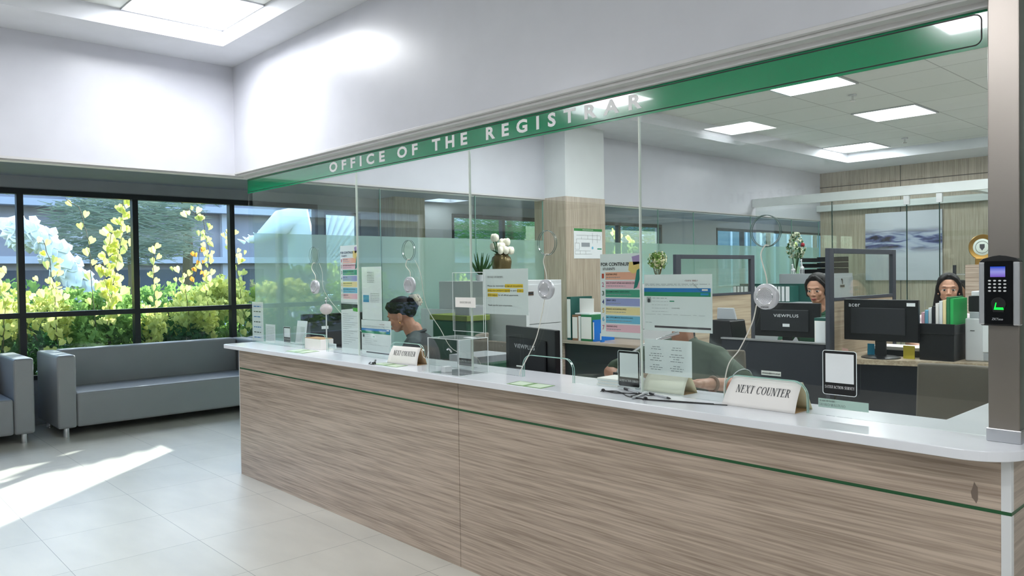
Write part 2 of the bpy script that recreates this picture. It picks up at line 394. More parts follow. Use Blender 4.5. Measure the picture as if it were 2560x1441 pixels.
# ================================================================== ROOM SHELL
YG = .0915            # plane of the counter glazing
struct('floor', B(-3.34, 9, -6.4, 16, -.1, 0), FLOOR)
# window wall with five openings along the gallery
OPEN = [(-3.80, 2.38, .43, 2.24), (2.47, 2.98, .43, 2.16), (4.45, 6.56, .43, 2.22), (7.0, 9.30, .43, 2.22), (11.1, 16.0, .43, 2.22)]
mb = B(-3.34, -3.19, -6.4, 16, 0, .43)
mb.box(-3.34, -3.19, -6.4, 16, 2.24, 2.45)
prev = -6.4
for a, b, z0, z1 in OPEN:
    mb.box(-3.34, -3.19, prev, a, .43, 2.24)
    if z1 < 2.24: mb.box(-3.34, -3.19, a, b, z1, 2.24)
    prev = b
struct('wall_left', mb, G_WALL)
def window(n, y0, y1, z0, z1, pitch, rail, mull0=None, fw=.05):
    mb = B(-3.27, -3.18, y0, y1, z1-fw, z1+.002); mb.box(-3.27, -3.18, y0, y1, z0-.002, z0+.04)
    mb.box(-3.269, -3.181, y0-.002, y0+fw*.7, z0, z1); mb.box(-3.269, -3.181, y1-fw*.7, y1+.002, z0, z1)
    ms = []; y = mull0 if mull0 is not None else y0+pitch
    while y < y1-.2: ms.append(y); y += pitch
    for y in ms: mb.box(-3.266, -3.184, y-.027, y+.027, z0+.03, z1-.04)
    if rail: mb.box(-3.262, -3.186, y0+.02, y1-.02, rail, rail+.05)
    f = struct('window_%d' % n, mb, FRAME)
    ys = [y0+fw*.7]+ms+[y1-fw*.7]
    for a, b in zip(ys[:-1], ys[1:]):
        B(-3.232, -3.226, a+.026, b-.026, z0+.042, z1-fw-.001).build('pane', GL_WIN, f)
    return f
window(1, *OPEN[0], 1.015, 1.02, -2.735)
window(2, *OPEN[1], 3, 1.02, None, .03)
window(3, *OPEN[2], .99, 1.02, 5.42)
window(4, *OPEN[3], 1.05, 1.02, 8.1)
window(5, *OPEN[4], 1.08, 1.02, 12.1)
# gallery ceiling, with one recessed light
GL_Z = 2.36
mb = MB()
lx0, lx1, ly0, ly1 = -3.10, -2.70, 3.86, 4.36
mb.box(-3.19, -.12, -6.4, ly0, GL_Z, GL_Z+.2); mb.box(-3.19, -.12, ly1, 16, GL_Z, GL_Z+.2)
mb.box(-3.19, lx0, ly0, ly1, GL_Z, GL_Z+.2); mb.box(lx1, -.12, ly0, ly1, GL_Z, GL_Z+.2)
mb.box(lx0, lx1, ly0, ly1, GL_Z+.12, GL_Z+.2)
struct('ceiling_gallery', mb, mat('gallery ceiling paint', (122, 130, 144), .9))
# white bulkhead between gallery and rooms, its lower edge trimmed
mb = B(-.12, 0, -6.4, 8.9, 2.10, 3.0)
struct('wall_bulkhead_left', mb, W_PAINT)
struct('trim_1', B(-.125, .006, -6.4, 8.83, 2.086, 2.10).box(-.10, -.02, -6.4, 8.83, 2.078, 2.086), TRIM)
# bulkhead above the counter glazing and its stepped channel
struct('wall_front', B(0, 4.76, 0, .19, 2.108, 2.98), W_PAINT)
mb = B(0.001, 4.70, -.004, .05, 2.094, 2.108); mb.box(.001, 4.70, .018, .16, 2.082, 2.094); mb.box(.001, 4.65, YG-.03, YG-.012, 2.066, 2.083); mb.box(.001, 4.65, YG+.012, YG+.03, 2.066, 2.083)
struct('trim_2', mb, TRIM, bevel=.0015)
struct('wall_bulkhead_right', B(4.58, 4.76, .19, 8.83, 2.108, 2.98), W_MATT)
# lobby ceiling: perimeter at 2.84, recessed tray behind
def tray(name, x0, x1, y0, y1, zl, zh, X0, X1, Y0, Y1, mlow, mtile):
    mb = B(X0, x0, Y0, Y1, zl, zh+.12); mb.box(x1, X1, Y0, Y1, zl, zh+.12); mb.box(x0, x1, Y0, y0, zl, zh+.12); mb.box(x0, x1, y1, Y1, zl, zh+.12)
    o = struct(name, mb, mlow)
    B(x0, x1, y0, y1, zh, zh+.1).build('tile_field', mtile, o)
    return o
tray('ceiling_lobby', .44, 8.2, -5.7, -.25, 2.84, 2.945, 0, 9, -6.4, 0, C_PAINT, CEIL_L)
tray('ceiling_office', .78, 4.44, .6, 7.98, 2.78, 2.90, 0, 4.58, .19, 8.83, C_PAINT, CEIL)
struct('ceiling_right', B(4.76, 9, 0, 8.83, 2.84, 2.95), C_PAINT)
# back, right and opposite walls
mb = B(0, 9, 8.83, 8.98, 0, 3.0)
wb = struct('wall_back', mb, WOOD_V)
GROOVE = mat('panel groove', (84, 76, 68), .7)
mb = B(0, 4.5, 8.822, 8.832, 2.565, 2.575)
for x in (1.13, 2.33, 3.53): mb.box(x-.003, x+.003, 8.822, 8.832, 0, 2.78)
mb.build('panel_joint', GROOVE, wb)
struct('wall_right', B(9, 9.12, -6.4, 8.98, 0, 3.0), W_MATT)
wo = struct('wall_opposite', B(-.12, 9, -6.4, -6.2, 2.1, 3.0).box(-3.34, 9, -6.52, -6.4, 2.1, 3.0), W_MATT)
B(-3.34, 9, -6.52, -6.4, 0, 2.1).build('darkened_lower_wall', mat('darkened grey wall', (98, 106, 110), .6), wo)  # wall colour darkened to weaken its reflection in the counter glass
B(-.38, 6, -6.198, -6.19, 2.14, 2.42).build('sign_band', W_MATT, wo)
text('lettering', 'ACCOUNTING DEPARTMENT', (2.45, -6.185, 2.22), 2.75, .12, G_WALL, wo, '+y', spacing=1.5, weight=.02)
struct('wall_gallery_end', B(-3.34, 0, 16, 16.1, 0, 2.5), G_WALL)

# ------------------------------------------------------------------ ceiling lights
def panel_light(cx, cy, z, sx, sy, power, label, group, frame=True):
    t = thing('ceiling_light', label, 'light', (cx, cy, z), 0, group)
    mb = MB(); w = .018
    for a in ((-sx/2, sx/2, -sy/2, -sy/2+w), (-sx/2, sx/2, sy/2-w, sy/2), (-sx/2, -sx/2+w, -sy/2+w, sy/2-w), (sx/2-w, sx/2, -sy/2+w, sy/2-w)):
        mb.box(*a, -.010, 0)
    mb.build('frame', ALU, t, local=True)
    B(-sx/2+w, sx/2-w, -sy/2+w, sy/2-w, -.007, -.001).build('diffuser', PANEL, t, local=True)
    if power:
        ld = bpy.data.lights.new('panel_lamp', 'AREA'); ld.shape = 'RECTANGLE'; ld.size = sx-.05; ld.size_y = sy-.05; ld.energy = power; ld.color = (.95, .975, 1)
        lo = bpy.data.objects.new('lamp', ld); COL.objects.link(lo); lo.parent = t; lo.location = (0, 0, -.012)
    return t
LG = 'square ceiling light panels of the lobby'; OG = 'square ceiling light panels of the office'
panel_light(.74, -.55, 2.945, .6, .6, PANEL_LOBBY, 'square light panel in the corner of the lobby ceiling recess', LG)
for i, (x, y) in enumerate([(.74, -3.0), (3.74, -3.0), (6.74, -3.0), (.74, -5.2), (3.74, -5.2), (6.74, -5.2), (6.74, -.6)]):  # unseen panels added as lobby fill; the first follows a band reflection
    panel_light(x, y, 2.945, .6, .6, PANEL_LOBBY*1.1, 'square light panel put in the lobby ceiling out of the picture for general light', LG)
panel_light(2.255, 3.85, 2.90, .6, .6, PANEL_OFFICE, 'office ceiling light panel just under the green sign band, nearest of three', OG)
panel_light(2.255, 5.68, 2.90, .6, .6, PANEL_OFFICE, 'middle one of the three office ceiling light panels', OG)
panel_light(1.09, 7.53, 2.90, .6, .6, PANEL_OFFICE, 'farthest office ceiling light panel, lowest in the photo, at the recess edge', OG)
for i, (x, y) in enumerate([(2.255, 1.95), (3.9, 2.0), (3.9, 3.85), (3.9, 5.68), (3.9, 7.4), (1.1, 1.95)]):  # extra panels added unseen for office light
    panel_light(x, y, 2.90, .6, .6, PANEL_OFFICE, 'office ceiling light panel added out of view', OG)
panel_light((lx0+lx1)/2, (ly0+ly1)/2, GL_Z+.119, lx1-lx0-.01, ly1-ly0-.01, 1.5, 'small recessed light in the dim gallery ceiling behind the left panes', 'gallery lights')
def sprinkler(x, y, z, label):
    t = thing('sprinkler', label, 'sprinkler', (x, y, z))
    MB().cyl((0, 0, -.012), .035, .012, 20).build('escutcheon', ALU, t, local=True, smooth=True)
    MB().cyl((0, 0, -.05), .009, .04, 10).cyl((0, 0, -.058), .026, .004, 16).build('head', CHROME, t, local=True, smooth=True)
sprinkler(2.33, 4.55, 2.90, 'ceiling sprinkler between the two nearer office light panels')
sprinkler(1.75, 7.3, 2.90, 'ceiling sprinkler beside the farthest office light panel')

# ------------------------------------------------------------------ gallery column, office column
co = struct('trim_3', B(-3.19, -2.80, 3.24, 3.70, 0, GL_Z), WOOD_V)
co.name = 'gallery_column'; tag(co, 'wood clad column against the gallery wall, seen through the second glass pane', 'column'); del co['kind']
t = thing('column', 'square office column, wood clad below and white above', 'column', (.07, 3.33, 0))
B(-.14, .28, 3.06, 3.63, 0, 2.10).build('wood_cladding', WOOD_V, t, bevel=.003)
B(-.13, .275, 3.065, 3.625, 2.10, 2.78).build('plaster_top', W_MATT, t)

# ================================================================== COUNTER
t = thing('service_counter', 'long wood laminate service counter with a thin green inlay line', 'counter', (2.3, .1, 0))
ZI = .744
B(.006, 2.4425, 0, .02, 0, ZI-.005).build('lower_panel', WOOD_H, t)
B(2.4455, 4.667, 0, .02, 0, ZI-.005).build('lower_panel', WOOD_H, t)
B(.006, 2.4425, 0, .02, ZI+.005, .893).build('upper_panel', WOOD_H, t)
B(2.4455, 4.667, 0, .02, ZI+.005, .893).build('upper_panel', WOOD_H, t)
B(0, 4.69, .002, .02, ZI-.005, ZI+.005).box(4.67, 4.689, .02, 2.2, ZI-.005, ZI+.005).build('green_inlay', GREEN_LINE, t)
B(0, .006, -.001, .25, 0, .893).build('white_edge', PLAST_W, t)
B(4.667, 4.69, -.001, .02, 0, ZI-.005).box(4.667, 4.69, -.001, .02, ZI+.005, .893).build('white_edge', PLAST_W, t)
B(4.66, 4.69, .02, 2.2, 0, ZI-.005).box(4.66, 4.69, .02, 2.2, ZI+.005, .893).build('side_panel', WOOD_HS, t)
B(.006, 4.66, .02, .25, .0, .893).build('carcass', PLAST_M, t)
# countertop with a rounded right corner
pl = [(.035, -.12)]
for k in range(0, 13):
    a = R(-90+90*k/12); pl.append((4.60+.13*math.cos(a), .01+.13*math.sin(a)))
pl += [(4.73, 2.2), (4.45, 2.2), (4.45, .27), (.01, .27), (.012, -.10)]
MB().prism(pl, .893, .92).build('countertop', QUARTZ, t, bevel=.0025)
random.seed(3)
smg = MB().add([(4.607+.010*math.cos(k*.63)*(.6+.4*random.random()), -.0006, .785+.032*math.sin(k*.63)*(.6+.4*random.random())) for k in range(10)], [tuple(range(10))])
smg.build('scuff_mark', mat('scuff', (118, 104, 94), .8), t)

# ------------------------------------------------------------------ glazing above the counter
def plate(outer, holes, y0, y1):
    bm = bmesh.new()
    for loop in [outer]+holes:
        vs = [bm.verts.new((p[0], y0, p[1])) for p in loop]
        for i in range(len(vs)): bm.edges.new((vs[i], vs[(i+1) % len(vs)]))
    bmesh.ops.triangle_fill(bm, use_beauty=True, use_dissolve=False, edges=bm.edges[:])
    r = bmesh.ops.extrude_face_region(bm, geom=bm.faces[:])
    bmesh.ops.translate(bm, verts=[v for v in r['geom'] if isinstance(v, bmesh.types.BMVert)], vec=(0, y1-y0, 0))
    bm.verts.ensure_lookup_table(); bm.verts.index_update()
    mb = MB(); mb.v = [tuple(v.co) for v in bm.verts]; mb.f = [tuple(v.index for v in f.verts) for f in bm.faces]; bm.free(); return mb
def arch_pts(cx, hw, z0, h, r, n=8):
    p = [(cx-hw, z0)]
    for k in range(n+1): a = R(180-90*k/n); p.append((cx-hw+r+r*math.cos(a), z0+h-r+r*math.sin(a)))
    for k in range(n+1): a = R(90-90*k/n); p.append((cx+hw-r+r*math.cos(a), z0+h-r+r*math.sin(a)))
    p.append((cx+hw, z0)); return p
CZ = .92
panes = [(0.008, 1.434, .93, .925), (1.440, 2.442, 1.935, 1.905), (2.448, 3.447, 2.95, 2.945), (3.453, 4.622, 3.964, 3.955)]
plab = ['leftmost tall glass pane above the counter, with talk hole and pass arch', 'second glass pane from the left above the counter',
        'third glass pane from the left, behind the clear suggestion box', 'rightmost and widest glass pane above the counter, beside the steel post']
for (x0, x1, hx, ax), lb in zip(panes, plab):
    t = thing('glass_pane', lb, 'glass pane', ((x0+x1)/2, YG, CZ), 0, 'glass panes of the counter')
    ar = arch_pts(ax, .150, CZ+.001, .098, .05)
    outer = [(x0, CZ+.001)]+ar+[(x1, CZ+.001), (x1, 2.08), (x0, 2.08)]
    hole = [(hx+.053*math.cos(2*math.pi*k/32), 1.507+.053*math.sin(2*math.pi*k/32)) for k in range(32)]
    plate(outer, [hole], YG-.005, YG+.005).build('pane', GL_FRONT, t)
    mb = MB()
    pts = [(hx+.0525*math.cos(2*math.pi*k/32), 1.507+.0525*math.sin(2*math.pi*k/32)) for k in range(33)]
    for yy in (YG-.0052, YG+.0052): mb.tube([(p[0], yy, p[1]) for p in pts], .0013, 6)
    mb.build('hole_rim', mat('dark glass rim', (88, 112, 108), .2), t)
    mb = MB()
    for yy in (YG-.0052, YG+.0052): mb.tube([(p[0], yy, p[1]) for p in ar], .0016, 6)
    mb.build('arch_rim', GL_EDGE, t)
    mb = B(x1-.0012, x1+.0028, YG-.0056, YG+.0056, CZ+.001, 1.962)
    mb.build('edge_seal', mat('pale silicone', (214, 222, 214), .3), t)
t = thing('counter_glass_side', 'glass pane turning the right corner behind the steel post', 'glass pane', (4.72, 1.1, CZ))
t.name = 'side_glass_pane'
B(4.705, 4.715, .12, 2.1, CZ+.001, 2.09).build('pane', GL_FRONT, t); B(4.704, 4.716, .113, .12, CZ+.001, 2.09).build('polished_edge', GL_EDGE, t)

# the green sign band with its outline and lettering
t = thing('sign_band', 'long green sign strip reading OFFICE OF THE REGISTRAR across the glass top', 'sign', (2.3, YG-.0075, 1.966))
B(.012, 4.62, YG-.0082, YG-.0065, 1.966, 2.066).build('film', GREEN, t)
def round_frame(x0, x1, z0, z1, r, w, y, mb=None, n=6):
    mb = mb or MB()
    def loop(x0, x1, z0, z1, r):
        p = []
        for cx, cz, a0 in ((x1-r, z1-r, 0), (x0+r, z1-r, 90), (x0+r, z0+r, 180), (x1-r, z0+r, 270)):
            for k in range(n+1): a = R(a0+90*k/n); p.append((cx+r*math.cos(a), y, cz+r*math.sin(a)))
        return p
    A = loop(x0, x1, z0, z1, r); Bq = loop(x0+w, x1-w, z0+w, z1-w, max(r-w, .0005)); m = len(A)
    return mb.add(A+Bq, [(i, (i+1) % m, (i+1) % m+m, i+m) for i in range(m)])
round_frame(.018, 4.603, 1.974, 2.060, .02, .0035, YG-.0086).build('outline', BLACKISH, t)
words = [('OFFICE', 824, 962), ('OF', 993, 1044), ('THE', 1080, 1168), ('REGISTRAR', 1215, 1605)]
mb = MB()
for wd, xa, xb in (('OFFICE', 1.150, 1.741), ('OF', 1.858, 2.041), ('THE', 2.163, 2.439), ('REGISTRAR', 2.574, 3.468)):
    letters(mb, wd, (xa, YG-.0090, 1.9935), xb-xa, .059, '-y', spacing={'OFFICE': 1.75, 'OF': 1.7, 'THE': 1.75, 'REGISTRAR': 1.95}[wd], weight=.036)
mb.build('lettering', WHITE_V, t)

# steel post
t = thing('steel_post', 'square brushed steel post at the right end of the glass', 'post', (4.675, .06, CZ))
B(4.628, 4.70, .035, .105, CZ, 2.094).build('shaft', STEEL, t, bevel=.003)
B(4.624, 4.704, .031, .109, CZ, CZ+.035).build('foot_sleeve', ALU, t, bevel=.002)

# ================================================================== LOBBY SOFAS
def sofa(name, label, y0, y1, group):
    xb, xf = -3.05, -2.29
    t = thing(name, label, 'sofa', ((xb+xf)/2, (y0+y1)/2, 0), 0, group)
    B(xb+.17, xf, y0+.152, y1-.152, .082, .385).build('seat', SOFA, t, bevel=.022, seg=3)
    B(xb, xb+.168, y0+.152, y1-.152, .082, .725).build('backrest', SOFA, t, bevel=.022, seg=3)
    for a in (y0, y1-.15):
        B(xb, xf+.004, a, a+.15, .08, .72).build('armrest', SOFA, t, bevel=.022, seg=3)
    for x in (xb+.09, xf-.055):
        for y in (y0+.075, y1-.075):
            MB().cyl((x, y, 0), .026, .085, 20).build('leg', CHROME, t, smooth=True)
    return t
SG = 'grey sofas along the window'
sofa('sofa', 'grey leatherette three seat sofa in front of the window, partly behind the counter end', -.63, 1.37, SG)
sofa('sofa', 'grey leatherette sofa cut by the left picture edge, only its right arm showing', -2.80, -.80, SG)
sofa('sofa', 'grey leatherette sofa hidden behind the frosted glass, past the counter end', 1.40, 3.20, SG)

# ================================================================== GARDEN OUTSIDE
gr = mat('garden ground', (96, 100, 72), .95)
tag(B(-30, -3.34, -14, 30, -.2, -.05).build('garden_ground', gr), 'dark planted garden ground outside the window', 'ground'); bpy.data.objects['garden_ground']['kind'] = 'structure'
LF_Y = leafmat('yellow green leaf', (206, 216, 132), .6)
LF_G = leafmat('green leaf', (132, 170, 96), .5)
LF_D = leafmat('dark green leaf', (62, 104, 62), .4)
LF_O = leafmat('orange young leaf', (206, 150, 70), .6)
LF_P = leafmat('grey green needle', (112, 128, 116), .3)
STEM = mat('brown stem', (90, 78, 50), .8)
def heart(mb, c, nrm, up, s):
    """small heart-shaped leaf"""
    n = nrm.normalized(); u = (up-n*up.dot(n)); u = u.normalized() if u.length > 1e-4 else n.orthogonal().normalized(); r = u.cross(n)
    P = [(0, -1.15), (.62, -.35), (.78, .35), (.42, .78), (0, .55), (-.42, .78), (-.78, .35), (-.62, -.35)]
    vs = [c+(r*a+u*b)*s+n*(abs(a)*.25*s) for a, b in P]; vs.append(c)
    mb.add(vs, [(i, (i+1) % 8, 8) for i in range(8)])
def rnd(a=1): return Vector((random.uniform(-a, a), random.uniform(-a, a), random.uniform(-a, a)))
def leafcloud(mb, c, rad, n, s, bias=None):
    for _ in range(n):
        while True:
            d = rnd()
            if .15 < d.length < 1: break
        d = d.normalized()*(d.length**.5)
        p = Vector((c[0]+d.x*rad[0], c[1]+d.y*rad[1], c[2]+d.z*rad[2]))
        if p.x > -3.42: p.x = -3.42-random.random()*.1
        if p.z > 1.12 and p.x > -3.9: p.x = -3.9-random.random()*.35
        if bias: p.y = min(max(p.y, bias[0]+random.random()*.08), bias[1]-random.random()*.08)
        heart(mb, p, rnd()+Vector((.5, 0, .6)), Vector((0, 0, 1))+rnd(.6), s*random.uniform(.6, 1.25))
def bush(x, y, w, h, label, m1, m2, n=1500, s=.035):
    t = thing('garden_shrub', label, 'shrub', (x, y, -.05), 0, 'shrubs along the outside of the window')
    random.seed(int(abs(x*100+y*37)))
    a = MB(); b = MB(); st = MB()
    for k in range(9):
        cx = x+random.uniform(-.35, .25); cy = y+random.uniform(-w/2, w/2); cz = random.uniform(.2, h*.72)
        leafcloud(a, (cx, cy, cz), (.38, w*.32, .26), n//9, s, (y-w/2, y+w/2))
    for k in range(7):
        cy = y+random.uniform(-w/2, w/2)
        leafcloud(b, (x+random.uniform(-.3, .3), cy, h*random.uniform(.66, .92)), (.32, w*.26, .20), n//11, s, (y-w/2, y+w/2))
    for k in range(5):
        yy = y+random.uniform(-w/3, w/3); st.tube([(x, yy, -.06), (x+random.uniform(-.1, .1), yy+random.uniform(-.1, .1), h*.45), (x+random.uniform(-.1, .1), yy+random.uniform(-.2, .2), h*.85)], [.012, .009, .005], 6)
    a.build('lower_foliage', m2, t); b.build('upper_foliage', m1, t); st.build('stem', STEM, t)
bl = ['at the far left pane', 'added out of view on the left to darken the glass reflection', 'left of the first window bar', 'under the white ruffled sculpture', 'in the middle of the second pane', 'before the second window bar', 'in the third pane', 'at the third window bar', 'behind the frosted glass corner', 'behind the frosted glass, farther along']  # second entry is an unseen shrub added to darken the glass reflection
for i, (y, h, w_) in enumerate([(-2.3, 1.35, 1.1), (-3.4, 1.45, 1.0), (-1.3, 1.45, .9), (-.5, 1.24, .7), (.2, 1.30, .7), (.9, 1.2, .7), (1.6, 1.32, .7), (2.3, 1.45, .7), (3.2, 1.5, 1.1), (5.3, 1.4, 1.6)]):
    bush(-4.15+(i % 3)*.16, y, w_, h, 'leafy yellow green garden shrub '+bl[i], LF_Y if i % 3 != 1 else LF_G, LF_D if i % 2 else LF_G, 2100, .034)
for i, (y, h) in enumerate([(-1.7, .95), (.2, 1.0), (2.1, 1.0)]):
    bush(-5.75, y, 1.85, h+.3, 'darker shrub of the second garden row, '+['left end', 'under the sculpture', 'right of the middle window bar', 'behind the frosted glass'][i], LF_G, LF_D, 1500, .045)
def vine(pts, label, m, s=.04, step=.075, extra=0):
    t = thing('climbing_vine', label, 'vine', pts[0], 0, 'climbing vines outside the window')
    random.seed(int(abs(pts[0][1]*1000))+3)
    st = MB(); lf = MB(); P = [Vector(p) for p in pts]; fine = []
    for a, b in zip(P[:-1], P[1:]):
        k = max(2, int((b-a).length/.06))
        fine += [a.lerp(b, i/k)+rnd(.006) for i in range(k)]
    fine.append(P[-1]); st.tube(fine, .0035, 5)
    L = 0; last = 0; side = 1
    for a, b in zip(fine[:-1], fine[1:]):
        L += (b-a).length
        if L-last > step:
            last = L; side = -side
            for q in range(1+extra):
                c = b+Vector((random.uniform(-.02, .03), side*random.uniform(.02, .05)+(random.uniform(-.09, .09) if q else 0), random.uniform(-.03, .01)))
                heart(lf, c, Vector((1, random.uniform(-.5, .5), random.uniform(-.2, .5))), Vector((0, side*.5, 1))+rnd(.3), s*random.uniform(.75, 1.2))
    st.build('stem', STEM, t); lf.build('foliage', m, t)
XV = -3.55
vine([(XV, -.36, .1), (XV, -.34, .7), (XV, -.36, 1.2), (XV, -.40, 1.60), (XV, -.45, 1.78)], 'vine climbing left of the white ruffled sculpture, with a bushy tip', LF_Y, .042, .06, 1)
vine([(XV, .02, .8), (XV, -.02, 1.3), (XV, -.03, 1.75), (XV, -.12, 2.12), (XV, -.24, 2.2)], 'single vine strand hanging in the middle of the first full pane', LF_Y, .045, .085)
vine([(XV, .12, .9), (XV, .2, 1.4), (XV, .27, 1.8), (XV, .30, 2.2)], 'dense vine beside the middle window bar', LF_Y, .05, .035, 2)
vine([(XV, .16, 1.15), (XV, .08, 1.5), (XV, .2, 1.9)], 'short vine leaning left beside the middle window bar', LF_Y, .05, .05, 1)
vine([(XV, .60, .4), (XV, .60, 1.1), (XV, .59, 1.5), (XV, .61, 1.76)], 'upright vine strand just right of the middle window bar', LF_Y, .045, .06, 0)
vine([(XV, .96, .9), (XV, .93, 1.3), (XV, .88, 1.5)], 'short pale vine tip in the third pane', LF_Y, .038, .05, 1)
vine([(XV, 1.24, .6), (XV, 1.16, 1.2), (XV, 1.20, 1.7), (XV, 1.14, 2.05), (XV, .98, 2.16)], 'leafy vine left of the third window bar', LF_Y, .038, .04, 1)
vine([(XV, 1.02, 1.3), (XV, 1.07, 1.5), (XV, 1.10, 1.72)], 'orange tipped vine left of the third window bar', LF_O, .03, .04, 1)
vine([(XV, 1.62, .7), (XV, 1.55, 1.3), (XV, 1.50, 1.7), (XV, 1.40, 1.92)], 'vine right of the third window bar, leaning to it', LF_Y, .04, .05, 1)
vine([(XV, -1.0, .6), (XV, -.95, 1.3), (XV, -1.0, 1.75)], 'vine climbing in the far left pane', LF_Y, .05, .04, 2)
vine([(XV, -.82, .6), (XV, -.78, 1.2), (XV, -.86, 1.5)], 'second vine in the far left pane, at the first window bar', LF_Y, .045, .05, 1)
for i, (y, z) in enumerate([(4.6, 2.0), (7.35, 2.05), (8.6, 2.1), (9.0, 2.0), (11.5, 1.98), (15.2, 2.0)]):
    vine([(XV-.1, y, -.05), (XV-.1, y, .8), (XV-.1, y+.05, 1.5), (XV-.1, y-.02, z)], 'vine seen through the high far window, '+['left of the tulips', 'right of the column', 'left of the thick glass joint', 'right of the thick glass joint', 'far right, left one', 'far right, last one'][i], LF_Y, .06, .035, 3)
# white ruffled sculpture
WST = mat('white fibreglass', (244, 244, 244), .5)
def ruffle(label, pts, rad, cat='sculpture'):
    t = thing('ruffled_sculpture', label, cat, (pts[-1][0], pts[-1][1], -.05))
    P = [Vector(p) for p in pts]; core = MB(); fr = MB(); fine = []
    for a, b in zip(P[:-1], P[1:]): fine += [a.lerp(b, i/5) for i in range(5)]
    fine.append(P[-1]); n = len(fine)
    core.tube(fine, [rad*(.62+.3*math.sin(math.pi*min(1, (i+2)/n))) for i in range(n)], 12); core.build('core', WST, t, smooth=True)
    for i in range(0, n-1):
        d = (fine[min(i+1, n-1)]-fine[max(i-1, 0)]).normalized(); u = d.cross(Vector((1, 0, 0))).normalized(); v = d.cross(u)
        m = 28; vs = [fine[i]]; R1 = rad*(.95+.25*math.sin(i*1.7))
        for k in range(m):
            a = 2*math.pi*k/m; rr = R1*(1+.16*math.cos(7*a+i)); vs.append(fine[i]+(u*math.cos(a)+v*math.sin(a))*rr+d*(.05*math.sin(7*a+i)-.03))
        fr.add(vs, [(0, k+1, (k+1) % m+1) for k in range(m)])
    o = fr.build('ruffle', WST, t, smooth=True); sm = o.modifiers.new('thickness', 'SOLIDIFY'); sm.thickness = .012
    return t
ruffle('white ruffled tail shaped sculpture rising left of the window bar', [(-6.5, -.22, 1.98), (-6.5, -.08, 2.03), (-6.5, .08, 1.98), (-6.5, .28, 1.76), (-6.5, .46, 1.48), (-6.5, .66, 1.22), (-6.5, .95, 1.02), (-6.5, 1.2, .6), (-6.5, 1.25, -.05)], .175)
def beast():
    t = thing('bird_sculpture', 'white bird headed sculpture with a pleated wing, behind the frosted glass', 'sculpture', (-5.6, 3.3, -.05))
    m = MB(); m.tube([(-5.6, 2.70, 1.93), (-5.6, 2.88, 2.03), (-5.6, 3.12, 2.2), (-5.6, 3.33, 2.28), (-5.6, 3.42, 1.95), (-5.6, 3.36, 1.5), (-5.6, 3.4, .9), (-5.6, 3.45, -.06)], [.05, .12, .19, .25, .2, .14, .16, .26], 16)
    m.ell((-5.6, 2.66, 1.93), (.07, .10, .06))
    for k in range(7): m.tube([(-5.6, 2.95-.07*k, 2.0-.02*k), (-5.6, 2.90-.08*k, 2.14-.035*k)], [.03, .004], 8)
    m.build('body', WST, t, smooth=True)
    wv = MB(); C0 = Vector((-5.5, 3.62, 1.35))
    def fn(u, v):
        a = R(25+75*u); r = .15+1.0*v; z = .05*math.sin(u*2*math.pi*11)*v
        return (C0.x+z+.2*v, C0.y+r*math.cos(a), C0.z+r*math.sin(a)*1.05)
    wv.grid(88, 8, fn); o = wv.build('pleated_wing', WST, t, smooth=True); sm = o.modifiers.new('thickness', 'SOLIDIFY'); sm.thickness = .012
beast()
# pale building, terrace rail and feathery tree beyond the garden
struct('sun_block_pillar', B(-4.75, -4.35, 4.15, 4.55, -.06, 3.0), mat('sun block render', (150, 152, 156), .9))  # added where the camera cannot see it, blocks sun through the second window
def bldg():
    t = thing('neighbour_building', 'pale grey low building with flat ledges beyond the garden', 'building', (-15, 3, -.05))
    B(-17, -15, -16, 26, -.06, 4.7).build('wall', mat('grey render', (142, 138, 146), .9), t)
    for z in (3.05, 4.1, 1.75):
        B(-15.0, -14.6, -16, 26, z, z+.16).build('ledge', mat('pale ledge', (176, 176, 186), .8), t)
    for y in (-7, -3.6, -.2, 3.2, 6.6, 10): B(-15.0, -14.96, y, y+2.3, .1, 1.6).build('window_pane', mat('dark building glass', (60, 70, 88), .2), t)
    for y in (-5, -1.3, 2.4, 6): B(-15.0, -14.85, y, y+.3, -.05, 4.1).build('pillar', mat('pale ledge', (176, 176, 186), .8), t)
bldg()
t = thing('terrace_railing', 'white terrace railing beyond the shrubs', 'railing', (-8.2, 0, -.05))
mb = MB()
for z in (.78, 1.0): mb.tube([(-8.2, -6, z), (-8.2, 9, z)], .02, 8)
mb.build('rail', WST, t)
for k in range(10): MB().tube([(-8.2, -6+k*1.6, -.05), (-8.2, -6+k*1.6, 1.0)], .02, 6).build('post', WST, t)
def feathery(x, y, zc, w, h, label, m=LF_P, n=2600):
    t = thing('garden_tree', label, 'tree', (x, y, -.05), 0, 'trees beyond the garden')
    random.seed(int(y*10)+100); mb = MB()
    for _ in range(n):
        a = random.uniform(0, 6.28); r = random.random()**.5; b = random.uniform(-1, 1)
        p = Vector((x+math.cos(a)*r*w*.5, y+math.sin(a)*r*w, zc+b*h*(1-.4*r)))
        d = Vector((random.uniform(-.3, .3), 1 if random.random() < .5 else -1, random.uniform(-.5, .3))).normalized()*random.uniform(.15, .35)
        q = Vector((0, .01, .018)); mb.add([p, p+q, p+d+q*.3, p+d], [(0, 1, 2, 3)])
    mb.build('foliage', m, t)
    MB().tube([(x, y, -.06), (x+.1, y+.05, zc*.6), (x, y, zc+h*.3)], [.13, .1, .05], 8).build('trunk', STEM, t)
feathery(-9.8, 2.2, 2.3, 1.25, .75, 'grey feathery tree in the third pane')
feathery(-11.5, -1.5, 3.4, 2.2, .6, 'feathery branches across the top of the left panes', n=3000)
feathery(-11.5, 3.8, 3.5, 2.2, .6, 'dark feathery tree top behind the third window bar', LF_D, 2600)
feathery(-7.5, 9.5, 2.4, 1.6, .9, 'dark tree behind the high far windows, left', LF_D, 2600)
